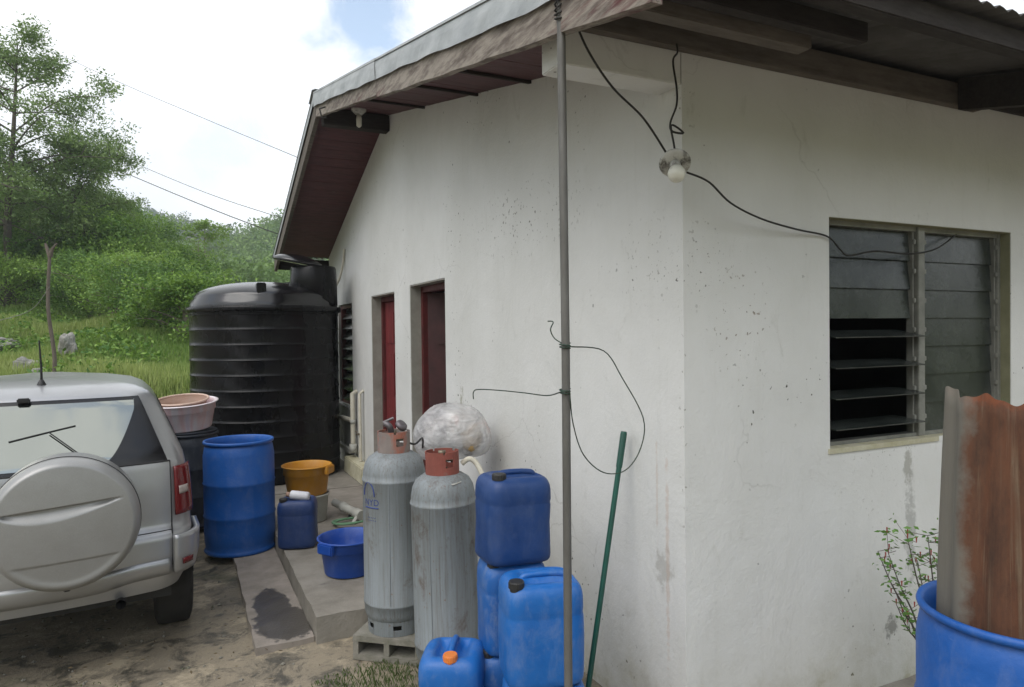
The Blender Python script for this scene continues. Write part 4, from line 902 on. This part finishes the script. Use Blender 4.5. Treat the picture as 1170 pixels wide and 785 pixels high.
# tailgate gaps
b=B()
def gap(pts,r_=.004):
    b.tube(pts,r_,6)
gap([surf(z,.712,.0) for z in np.linspace(.56,1.15,14)]); gap([surf(.757,x,.0) for x in np.linspace(-.71,.71,30)]); gap([surf(z,-.712,.0) for z in np.linspace(.56,1.15,14)])
gap([surf(1.15,x,.002) for x in np.linspace(-.71,.71,30)],.005)
obj('panel_gap',b,M_black,car,world=False)
# lower bumper lip
b=B(); rows=[]
for x in np.linspace(-.705,.705,60):
    q=1/(1+math.exp(-(abs(x)-.42)*22)); zt=.565-.025*q+.045*q; zb=.475+.035*q
    rows.append([surf(zt+.02,x,.0015),surf(zt,x,.012),surf(zt-.012,x,.016),surf((zt+zb)/2,x,.014),surf(zb,x,.006),(surf(zb,x,0)[0],surf(zb,x,0)[1]+.12,zb-.01)])
b.grid(rows); obj('bumper',b,M_paint,car,world=False,solid=.003)
b=B(); b.box(-.7,.7,.25,3.7,.34,.43); obj('underbody',b,M_black,car,world=False)
b=B(); b.tube([(.44,.06,.40),(.44,.45,.40)],.026,14,False); obj('exhaust_pipe',b,M_rubber,car,world=False)
b=B(); b.tube(smoothpath([(.5,.5,.36),(.2,.45,.33),(-.5,.5,.36)]),.03,10); obj('axle',b,M_black,car,world=False)
# antenna
b=B(); b.lathe([(.028,0),(.024,.012),(.012,.035),(.006,.045)],(.06,.58,1.590),16); b.tube([(.06,.58,1.62),(.062,.56,1.70),(.055,.55,1.86)],[.007,.006,.004],8); obj('antenna',b,M_black,car,world=False)
# spare wheel cover
b=B(); rows=[]; RS=.337
for rr in np.linspace(1,.0001,110):
    row=[]
    for k in range(288):
        a=2*PI*k/288; x,z=rr*math.cos(a),rr*math.sin(a)
        y=-.175-.028*math.cos(min(1,rr)*PI/2)
        if rr>.88: y+=.05*((rr-.88)/.12)**2.2
        inn=1/(1+math.exp((rr-.84)*60))
        # upper wedge facet: top edge straight, lower edge curved
        top=.30+.07*x; xx=(x+.02)/.80; wd=.20*max(0,1-xx*xx)**.8*(1-.45*xx)
        if wd>.004:
            d_=(top-z)/wd; y+=.020*float(sstep(-.10,.02,d_))*float(1-sstep(.15,1.,d_))*min(1,wd/.08)*inn
        y+=.007*float(sstep(-.50,-.54,z-.03*x))*inn
        row.append((RS*x,y,RS*z))
    rows.append(row)
edge=[[(RS*math.cos(2*PI*k/288)*f_,y_,RS*math.sin(2*PI*k/288)*f_) for k in range(288)] for f_,y_ in((.80,.11),(.97,.10),(.995,.07),(1.0,.02),(1.0,-.09),(.995,-.12))]
b.grid(edge+rows,closed=True)
b.v=[(x+.205,y-.03,z+.93) for x,y,z in b.v]; b.f=[f[::-1] for f in b.f]
sp=obj('spare_wheel_cover',b,M_spare,car,world=False)
b=B(); b.tube([(.205+RS*.997*math.cos(a),-.03-.12+.025,.93+RS*.997*math.sin(a)) for a in np.linspace(0,2*PI,80)],.0045,6); b.bbox(.19,.22,-.16,-.12,.587,.602,.004); obj('cover_trim',b,M_black,sp,world=False)

# ------------------------------------------------------------ vegetation
def quads_mesh(name,C_,U_,V_,tint,mat,off=(0,0,0),shape='leaf'):
    n=len(C_); C_=C_-np.array(off); v=np.empty((n,4,3)); v[:,0]=C_-V_; v[:,1]=C_+U_*.9; v[:,2]=C_+V_; v[:,3]=C_-U_*.9
    me=bpy.data.meshes.new(name); me.vertices.add(n*4); me.vertices.foreach_set('co',v.reshape(-1).astype(np.float32))
    me.loops.add(n*4); me.loops.foreach_set('vertex_index',np.arange(n*4,dtype=np.int32))
    me.polygons.add(n); me.polygons.foreach_set('loop_start',np.arange(0,n*4,4,dtype=np.int32)); me.polygons.foreach_set('loop_total',np.full(n,4,dtype=np.int32))
    at=me.attributes.new('tint','FLOAT','POINT'); at.data.foreach_set('value',np.repeat(tint,4).astype(np.float32)); me.update(); me.validate(); me.materials.append(mat); return me
def rand_uv(n,su,sv,up=.25):
    a=rng.normal(size=(n,3)); a/=np.linalg.norm(a,axis=1)[:,None]; c_=rng.normal(size=(n,3)); c_[:,2]*=.6; c_-=a*(c_*a).sum(1)[:,None]; c_/=np.linalg.norm(c_,axis=1)[:,None]
    s=rng.uniform(.6,1.3,(n,1)); return a*su*s,c_*sv*s
def make_tree(name,label,loc,h,crown_r,mat,bark,seed,leaves=9000,leaf=.09,airy=.5,trunk_r=.13,crown_base=.3,group=None,lean=(0,0),flat=1.,narrow=0):
    r_=random.Random(seed); t=thing(name,label,'tree',loc,0,group); b=B(); tips=[]
    top=Vector((lean[0],lean[1],h*.9)); tr=smoothpath([(0,0,-.3),(r_.uniform(-.1,.1),r_.uniform(-.1,.1),h*.3),(lean[0]*.5,lean[1]*.5,h*.6),tuple(top)],5)
    b.tube(tr,[trunk_r*(1-.88*i/(len(tr)-1)) for i in range(len(tr))],8)
    nb=int(16+10*airy)
    for k in range(nb):
        f=crown_base+(1-crown_base)*((k+.5)/nb)**.9; i=min(int(f*(len(tr)-1)),len(tr)-2); p=Vector(tr[i])
        prof=math.sin(min(1,(1-f)/(1-crown_base)*1.0+.12)*PI*.62)**.8
        L=crown_r*prof*r_.uniform(.75,1.15)*flat; a=k*2.4+r_.uniform(-.4,.4)
        d=Vector((math.cos(a),math.sin(a),r_.uniform(.15,.6))); mid=p+d*L*.5+Vector((0,0,r_.uniform(-.1,.2)*L)); e=p+Vector((d.x*L,d.y*L,d.z*L*.8+r_.uniform(-.15,.1)*L))
        rb=trunk_r*.38*(1-f*.6); pts=smoothpath([tuple(p),tuple(mid),tuple(e)],4); b.tube(pts,[rb*(1-.85*j/(len(pts)-1)) for j in range(len(pts))],5,False)
        for m_ in range(7):
            q=Vector(pts[r_.randint(3,len(pts)-1)]); dd=Vector((r_.gauss(0,1),r_.gauss(0,1),r_.gauss(.25,.6))).normalized()*L*r_.uniform(.15,.42); b.tube([q,q+dd*.5+Vector((0,0,.03)),q+dd],[rb*.3,rb*.2,rb*.1],4,False); tips.append((q+dd,1.)); tips.append((q+dd*.55,.6))
    obj('trunk',b,bark,t,world=False)
    P=np.array([tuple(q[0]) for q in tips]); n=leaves; idx=rng.integers(0,len(P),n); cl=rng.uniform(.0,1,len(P))
    sg=crown_r*(.068 if airy>.6 else .14); c_=P[idx]+np.clip(rng.normal(size=(n,3)),-2,2)*np.array((sg,sg,sg*.62)); U_,V_=rand_uv(n,leaf*.5,leaf)
    tint=np.clip(cl[idx]*.85+rng.uniform(-.1,.3,n),0,1)  # natural clump variation, widened to paint lost shadow contrast into the leaves
    o=bpy.data.objects.new('crown',quads_mesh('crown',c_,U_,V_,tint,mat)); COL.objects.link(o); o.parent=t; return t
def at(px,v,dz=0):  # ground point under image column px at forward distance v
    u=(px-585)/FPX*v; x,y,_=W(u,v); return (x,y,float(terr(u,v))+dz)
make_tree('tall_tree','tall airy grey-green tree rising above the wood at the left edge',at(14,23),10.1,3.3,L_tall,M_bark,3,leaves=27000,leaf=.056,airy=.8,trunk_r=.16,crown_base=.28,lean=(.3,.2))
make_tree('tall_tree','spreading tree leaning right, its crown tip reaching toward the power lines',at(72,25),6.2,2.7,L_tall,M_bark,8,leaves=22000,leaf=.056,airy=.8,trunk_r=.12,crown_base=.45,lean=(.9,-.5))
make_tree('tall_tree','thin tree cut by the left edge of view, overlapping the tallest crown',at(-70,21),8,3.0,L_tall,M_bark,5,leaves=18000,leaf=.052,airy=.8,trunk_r=.13,crown_base=.25)
specs=[ # px, v, h, r, mat, label
 (18,27,4.5,2.7,L_dark,'dark bushy tree at the foot of the tallest tree'),
 (70,30,4.8,2.8,L_mid,'fresh green bushy tree behind the forked fence post'),
 (112,29,4.6,2.6,L_dark,'dense green tree right of the forked fence post'),
 (143,33,4.4,2.6,L_mid,'tall bushy tree whose top meets the distant ridge line'),
 (176,30,2.5,1.9,L_bright,'yellow-green bushy tree left of the black tank top'),
 (200,36,2.5,2.0,L_dark,'dark small tree just left of the water tank'),
 (132,25,3.4,2.2,L_mid,'low bushy tree in front of the wood, above the grey boulder'),
 (192,27,2.1,1.7,L_mid,'small bushy tree at the top of the grass near the tank'),
 (40,36,5.8,3.2,L_mid,'broad tree deep in the wood behind the forked post'),
 (95,38,6.0,3.2,L_dark,'broad dark tree in the middle of the wood'),
 (-20,28,5.0,3.2,L_mid,'bushy tree cut by the left edge of the wood'),
 (60,24.5,2.6,2.0,L_dark,'low dark thicket bush at the foot of the wood behind the forked post'),
 (160,42,4.2,2.6,L_mid,'round tree behind the yellow-green one'),
 (215,48,2.4,2.2,L_mid,'far bushy tree directly above the left rim of the water tank'),
 (252,60,2.8,2.2,L_bright,'distant yellow-green tree above the tank dome'),
 (212,15,1.25,1.1,L_mid,'low bush at the near end of the thicket beside the tank'),
 (188,16.5,1.5,1.3,L_dark,'rounded low bush left of the tank, second in the thicket'),
 (160,18.5,1.6,1.4,L_bright,'pale low bush in the middle of the front thicket'),
 (134,20,1.8,1.5,L_mid,'low bush directly above the upright grey boulder'),
 (105,21.5,1.8,1.5,L_dark,'dark low bush behind the upright grey boulder'),
 (8,22,1.6,1.6,L_bright,'flowering pale bush at the left edge above the rock slab'),
 (290,66,2.6,2.4,L_mid,'distant tree between the tank lid and the roof corner'),
]
for i,(px,v,h,r_,mt,lb) in enumerate(specs):
    make_tree('bushy_tree',lb,at(px,v),h,r_,mt,M_barkpale if i%3==0 else M_bark,20+i,leaves=int((24000 if v<40 else 9000) if h>2 else 12000),leaf=(.060 if v<40 else .11) if h>2 else .042,airy=.3,trunk_r=.09,crown_base=.12,group='bushy trees along the wood edge')
# slender palm-like tree with bare stem
make_tree('slender_tree','slender pale-stemmed tree with a small tufted crown against the far hill',at(236,33),3.9,1.25,L_bright,M_barkpale,77,leaves=1500,leaf=.075,airy=.8,trunk_r=.05,crown_base=.72)
make_tree('bare_sapling','thin leafless pale sapling beside the slender tree',at(229,30),3.0,.7,L_bright,M_barkpale,78,leaves=120,leaf=.08,airy=.9,trunk_r=.035,crown_base=.5)
# woodland stuff on hills
def woodland(name,label,uvs,rad,nl,leaf,mat):
    Cs=[];Us=[];Vs=[];Ts=[]
    for (u,v) in uvs:
        s=rng.uniform(.7,1.4); g0=float(terr(u,v)); x,y,_=W(u,v); cz=g0+rad*s*.75
        nk=7; kc=rng.normal(size=(nk,3))*np.array((.5,.5,.32))*rad*s+np.array((x,y,cz)); id_=rng.integers(0,nk,nl)
        d=rng.normal(size=(nl,3)); d/=np.linalg.norm(d,axis=1)[:,None]; d[:,2]=np.abs(d[:,2])*1.0-.25
        c_=kc[id_]+d*rad*s*.45*rng.uniform(.75,1.05,(nl,1)); U_,V_=rand_uv(nl,leaf*.6,leaf); Cs.append(c_);Us.append(U_);Vs.append(V_)
        kt=rng.uniform(0,.85,nk); Ts.append(np.clip(kt[id_]*.6+rng.uniform(0,.4)+rng.uniform(-.1,.2,nl),0,1))
    me=quads_mesh(name,np.concatenate(Cs),np.concatenate(Us),np.concatenate(Vs),np.concatenate(Ts),mat); o=bpy.data.objects.new(name,me); COL.objects.link(o); return tag(o,label,'woodland',None,'stuff')
uv=[(rng.uniform(-.82,-.50)*v_,v_) for v_ in rng.uniform(36,60,190)]+[(rng.uniform(-.82,-.30)*v_,v_) for v_ in rng.uniform(56,80,190)]
woodland('woodland','mixed green wood filling the valley behind the grassy bank',uv,2.0,420,.17,L_hill)
uv=[]
while len(uv)<900:
    v_=rng.uniform(75,185); u_=rng.uniform(-.62,-.16)*v_
    uv.append((u_,v_))
woodland('hillside_forest','bright green forest on the nearer hillside left of the roof corner',uv,2.7,230,.32,L_hill)
uv=[]
while len(uv)<800:
    v_=rng.uniform(190,330); u_=rng.uniform(-.95,-.1)*v_; uv.append((u_,v_))
woodland('ridge_forest','hazy forest on the far ridge above the tank',uv,4.0,170,.55,L_ridge)

# grass on the bank
def grass(name,label,n,ufn,hh,wd,mat):
    u,v=ufn(n); h0=terr(u,v); P=np.array([W(a,c_,d) for a,c_,d in zip(u,v,h0)]); keep=h0>.12 if name=='grass' else np.ones(n,bool); P=P[keep]; n=len(P)
    patchn=np.sin(P[:,0]*1.7)*np.sin(P[:,1]*1.3+1)+np.sin(P[:,0]*.6+P[:,1]*.9)
    h_=hh*rng.uniform(.5,1.3,n)*(1+.35*patchn); h_=np.clip(h_,hh*.3,hh*2.2)
    az=rng.uniform(0,2*PI,n); ln=rng.uniform(.05,.5,n)
    V_=np.stack([np.cos(az)*ln*h_,np.sin(az)*ln*h_,h_],1)*.5; a2=rng.uniform(0,2*PI,n); U_=np.stack([np.cos(a2)*wd,np.sin(a2)*wd,0*a2],1)
    tint=np.clip(.45+.28*patchn+rng.uniform(-.25,.25,n),0,1)
    me=quads_mesh(name,P+V_*.95,U_,V_,tint,mat); o=bpy.data.objects.new(name,me); COL.objects.link(o); return tag(o,label,'grass',None,'stuff')
def uf(n):
    v=rng.uniform(8.4,29,n)**1; u=rng.uniform(-.85,-.38,n)*v; return u,v
grass('grass','long sunlit yellow-green grass covering the bank',130000,uf,.19,.013,L_grass)
# broadleaf weeds in the grass
n=26000; v=rng.uniform(8.8,29,n); u=rng.uniform(-.85,-.38,n)*v; cn=np.sin(u*1.1)*np.sin(v*.9)+.6*np.sin(u*2.3+v); k=(cn>.15)&(terr(u,v)>.15); u,v=u[k],v[k]
P=np.array([W(a,c_,float(d)) for a,c_,d in zip(u,v,terr(u,v))]); P[:,2]+=rng.uniform(.02,.32,len(P)); U_,V_=rand_uv(len(P),.03,.05); me=quads_mesh('ground_cover',P,U_,V_,rng.uniform(0,1,len(P)),L_mid); o=bpy.data.objects.new('ground_cover',me); COL.objects.link(o); tag(o,'darker leafy weeds growing through the grass bank','weeds',None,'stuff')
# weeds in the yard near the block, and at lower left
def weedpatch(name,label,c,rad,n,hh):
    a=rng.uniform(0,2*PI,n); r_=rad*np.sqrt(rng.uniform(0,1,n)); X=c[0]+np.cos(a)*r_*1.4; Y=c[1]+np.sin(a)*r_
    h_=hh*rng.uniform(.3,1.2,n)*(1-.6*r_/rad); az=rng.uniform(0,2*PI,n); V_=np.stack([np.cos(az)*h_*.5,np.sin(az)*h_*.5,h_],1)*.5; a2=rng.uniform(0,2*PI,n); U_=np.stack([np.cos(a2)*.0035,np.sin(a2)*.0035,0*a2],1)
    P=np.stack([X,Y,np.zeros(n)],1); me=quads_mesh(name,P+V_*.95,U_,V_,rng.uniform(0,1,n),L_weed); o=bpy.data.objects.new(name,me); COL.objects.link(o); return tag(o,label,'weeds',None,'stuff')
weedpatch('weeds','small dark weeds growing on the ground in front of the cinder block',(-1.02,1.15),.28,1500,.06)
weedpatch('moss_tufts','sparse mossy tufts on the yard in front of the car',(-2.75,1.55),.45,1400,.025)
# dead leaf litter
n=260; X=rng.uniform(-3.2,-.75,n);Y=rng.uniform(.3,3.4,n); P=np.stack([X,Y,np.full(n,.008)],1); a2=rng.uniform(0,2*PI,n); s=rng.uniform(.006,.02,n)
U_=np.stack([np.cos(a2)*s*.4,np.sin(a2)*s*.4,rng.uniform(-.003,.003,n)],1);V_=np.stack([-np.sin(a2)*s,np.cos(a2)*s,rng.uniform(-.004,.004,n)],1)
me=quads_mesh('leaf_litter',P,U_,V_,rng.uniform(0,1,n),leaf_mat('dead_leaves',(.05,.035,.02),(.16,.12,.07),.8,.1)); o=bpy.data.objects.new('leaf_litter',me); COL.objects.link(o); tag(o,'scattered dead leaves and twigs on the yard','leaves',None,'stuff')
b=B()
for k in range(520):
    X=random.uniform(-3.4,-.7);Y=random.uniform(.2,4.2)
    if -1.6<X<-1.15 and Y>1.8 or X>-1.25 and Y>1.8: continue
    r_=random.choice((.004,.006,.006,.009,.014)); zb=-.07*math.exp(-(((X+2.9)/1.5)**4)-(((Y-3.6)/2.6)**4))
    vs=[];
    for (a,c_,d_) in((1,0,0),(-1,0,0),(0,1,0),(0,-1,0),(0,0,.7),(0,0,-.7)): vs.append((X+a*r_*random.uniform(.7,1.3),Y+c_*r_*random.uniform(.7,1.3),zb+r_*.3+d_*r_*random.uniform(.7,1.2)))
    b.add(vs,[(0,2,4),(2,1,4),(1,3,4),(3,0,4),(2,0,5),(1,2,5),(3,1,5),(0,3,5)])
o=obj('gravel',b,M_block); tag(o,'small loose stones scattered over the yard','gravel',None,'stuff')
# shrub behind the foreground drum
t=thing('garden_shrub','small leggy shrub with tiny red buds between the wall and the foreground drum','shrub',(1.16,-.32,0))
b=B(); root=Vector((1.20,-.32,0)); tips=[]
main=[(1037,615,3.05),(1003,630,3.05),(1060,612,3.1),(1020,668,3.0),(1024,690,3.0),(1070,640,3.1),(1085,655,3.1),(1048,640,3.08),(1015,632,3.05),(1075,600,3.15),(1095,620,3.1)]
for (px,py,tt) in main:
    e=Vector(PX(px,py,tt)); m1=root.lerp(e,.5)+Vector((.04,.02,.05)); pts=smoothpath([tuple(root),tuple(m1),tuple(root.lerp(e,.8)+Vector((.01,0,0))),tuple(e)],4)
    b.tube(pts,[.006*(1-.75*j/(len(pts)-1)) for j in range(len(pts))],5,False)
    for k in range(6):
        q=Vector(pts[random.randint(6,len(pts)-1)]); dd=Vector((random.gauss(0,1),random.gauss(0,1),random.gauss(.3,.6))).normalized()*random.uniform(.03,.1); b.tube([q,q+dd],.0014,4,False); tips.append(q+dd); tips.append(q+dd*.6)
    tips.append(e)
obj('stem',b,M_bark,t)
P=np.array([tuple(q) for q in tips]); idx=np.repeat(np.arange(len(P)),3); C_=P[idx]+rng.normal(size=(len(idx),3))*.016; U_,V_=rand_uv(len(idx),.0075,.016); V_[:,2]*=.5
me=quads_mesh('foliage',C_,U_,V_,rng.uniform(0,1,len(C_)),L_shrub,off=(1.16,-.32,0)); o=bpy.data.objects.new('foliage',me); COL.objects.link(o); o.parent=t
b=B()
for q in tips[::4]: b.tube([q,q+Vector((0,0,.022))],[.002,.0035],5)
obj('bud',b,dirty('red_bud',(.35,.07,.05),(.25,.05,.04),20),t)['kind']='stuff'

# fence post, rocks
px0=at(57,10.6); t=thing('fence_post','crooked grey-brown forked branch used as a fence post on the bank','post',px0)
b=B(); top=Vector(PX(57,290,10.7)); bs_=Vector(px0)-Vector((0,0,.3)); pts=smoothpath([tuple(bs_),tuple(bs_.lerp(top,.3)+Vector((.05,0,0))),tuple(bs_.lerp(top,.65)+Vector((-.03,0,0))),tuple(top)],5)
b.tube(pts,[.033-.010*j/(len(pts)-1) for j in range(len(pts))],9)
b.tube([top-Vector((0,0,.05)),Vector(PX(53,282,10.7)),Vector(PX(52,278,10.7))],[.035,.022,.015],7); b.tube([top-Vector((0,0,.05)),Vector(PX(60,284,10.7)),Vector(PX(65,278,10.7))],[.035,.022,.012],7)
obj('branch_post',b,dirty('post_bark',(.15,.125,.10),(.08,.065,.05),12,rough=.95,bs_=.6,stretch=(1,1,.3)),t)
b=B(); b.tube(smoothpath([PX(56,328,10.6),PX(45,345,10.9),PX(30,357,11.2),PX(0,366,11.6),PX(-60,380,12)]),.006,5); obj('fence_wire',b,M_alu,t)
def rock(label,px,py,w,h,v,seed,name='boulder'):
    u=(px-585)/FPX*v; x,y,_=W(u,v); z=float(terr(u,v)); from mathutils import noise as mn
    bm=bmesh.new(); bmesh.ops.create_icosphere(bm,subdivisions=5,radius=1)
    for q in bm.verts:
        d=q.co.normalized(); r_=1+.45*mn.noise(d*1.3+Vector((seed,0,0)))+.2*abs(mn.noise(d*3.1+Vector((0,seed,0))))+.06*mn.noise(d*9); q.co=Vector((d.x*r_*w/2,d.y*r_*w/2*.8,d.z*r_*h/2))
    me=bpy.data.meshes.new(name); bm.to_mesh(me); bm.free(); me.materials.append(M_rock); o=bpy.data.objects.new(name,me); COL.objects.link(o); o.location=(x,y,z+h*.6); o.rotation_euler=(0,0,seed); tag(o,label,'rock')
rock('flat pale slab of rock at the left edge of the grass bank',-4,370,1.0,.3,15.5,1.2)
rock('upright grey boulder right of the forked post',78,382,.34,.52,12.5,2.3)
rock('pale rock in the grass left of the forked post',28,390,.40,.32,12,3.1)
rock('small brown-grey rock at the foot of the forked post',45,412,.32,.28,11.2,4.7)
rock('low rock half buried in the grass left of the tank',165,434,.45,.22,10.2,5.5)

# power lines
for pts,r_,lb in (([PX(-40,10,42),PX(110,82,34),PX(230,134,26),PX(345,182,20),PX(420,215,17)],.009,'topmost thin power line crossing the sky'),
               ([PX(-60,90,42),PX(60,145,34),PX(155,187,28),PX(240,222,24),PX(325,250,20),PX(380,266,18)],.009,'middle thin power line above the far ridge'),
               ([PX(-60,110,40),PX(60,162,32),PX(170,209,26),PX(240,238,23),PX(300,261,20),PX(330,271,19),PX(390,288,17)],.014,'lowest and thickest power line above the far ridge')):
    b=B(); b.tube(smoothpath(pts,5),r_,5); single('power_line',b,M_wire,lb,'power line',pts[2],group='power lines over the valley')

# ------------------------------------------------------------ haze
b=B(); b.box(-420,260,-30,420,-1.5,75,)
m=bpy.data.materials.new('haze_air'); m.use_nodes=True; nt=m.node_tree; nt.nodes.clear(); out=nt.nodes.new('ShaderNodeOutputMaterial'); pv=nt.nodes.new('ShaderNodeVolumePrincipled')
pv.inputs['Color'].default_value=(.86,.92,.97,1); pv.inputs['Density'].default_value=.0013; pv.inputs['Anisotropy'].default_value=.2; nt.links.new(pv.outputs[0],out.inputs['Volume'])
HAZE=True
if HAZE: obj('haze',b,m)['kind']='stuff'

# ------------------------------------------------------------ world + sun
w=bpy.data.worlds.new('World'); sc.world=w; w.use_nodes=True; nt=w.node_tree; bg=nt.nodes['Background']
SUN=Vector((-.56,-.36,.83)).normalized(); el=math.asin(SUN.z); az=math.atan2(SUN.x,SUN.y)
sky=nt.nodes.new('ShaderNodeTexSky'); sky.sky_type='NISHITA'; sky.sun_disc=False; sky.sun_elevation=el; sky.sun_rotation=az; sky.dust_density=1.5
tc=nt.nodes.new('ShaderNodeTexCoord'); mp=nt.nodes.new('ShaderNodeMapping'); nt.links.new(tc.outputs['Generated'],mp.inputs[0]); mp.inputs['Scale'].default_value=(1,1,2.0); mp.inputs['Location'].default_value=(.3,.15,0)
n1=noise(nt,mp.outputs[0],2.3,7,.55,.3); n2=noise(nt,mp.outputs[0],1.9,6,.6,.2)
cl=ramp(nt,n1,[(.40,0.),(.50,1.)]); cc=ramp(nt,n2,[(.3,(8.5,8.9,9.3)),(.55,(11.5,11.6,11.7)),(.7,(14,14,13.8))])
n3=cc.node.color_ramp
for e_ in n3.elements: e_.color=(min(1,e_.color[0]),)*3+(1,)
n3.elements[0].color=(.68,.70,.72,1); n3.elements[1].color=(.86,.865,.87,1); n3.elements[2].color=(1,1,.985,1)
ccs=mix(nt,1.,cc,(13.9,14.1,14.4),'MULTIPLY')
def patch_dir(px,py,rad,s_):
    d=CF+CR*(px-585)/FPX-CU*(py-392.5)/FPX; d=d/np.linalg.norm(d)
    vm=nt.nodes.new('ShaderNodeVectorMath'); vm.operation='DISTANCE'; nt.links.new(tc.outputs['Generated'],vm.inputs[0]); vm.inputs[1].default_value=tuple(d)
    v_=mathn(nt,'ADD',vm.outputs['Value'],mathn(nt,'MULTIPLY',mathn(nt,'SUBTRACT',noise(nt,tc.outputs['Generated'],9,6,.6,.4),.5),s_)); return ramp(nt,v_,[(rad*.35,1.),(rad,0.)])
blue=mathn(nt,'MAXIMUM',patch_dir(418,12,.085,.22),mathn(nt,'MULTIPLY',patch_dir(255,170,.07,.22),.35))
dotf=nt.nodes.new('ShaderNodeVectorMath'); dotf.operation='DOT_PRODUCT'; nt.links.new(tc.outputs['Generated'],dotf.inputs[0]); dotf.inputs[1].default_value=tuple(F0)
cl2=mathn(nt,'MULTIPLY',mathn(nt,'MAXIMUM',cl,ramp(nt,dotf.outputs['Value'],[(.0,.25),(.35,.95)])),mathn(nt,'SUBTRACT',1.,mathn(nt,'MULTIPLY',blue,.9)))
nt.links.new(mix(nt,cl2,mix(nt,1.,sky.outputs[0],(3.3,3.0,2.6),'MULTIPLY'),ccs),bg.inputs[0]); bg.inputs[1].default_value=.1
ld=bpy.data.lights.new('sun','SUN'); ld.energy=1.5; ld.angle=R(45); ld.color=(1,.98,.95); lo=bpy.data.objects.new('sun',ld); COL.objects.link(lo); lo.rotation_euler=SUN.to_track_quat('Z','Y').to_euler()
sc.view_settings.view_transform='Standard'; sc.view_settings.look='None'; sc.view_settings.exposure=.15; sc.view_settings.gamma=1
sc.cycles.use_denoising=True; sc.cycles.max_bounces=6; sc.cycles.volume_bounces=0; sc.cycles.transparent_max_bounces=4
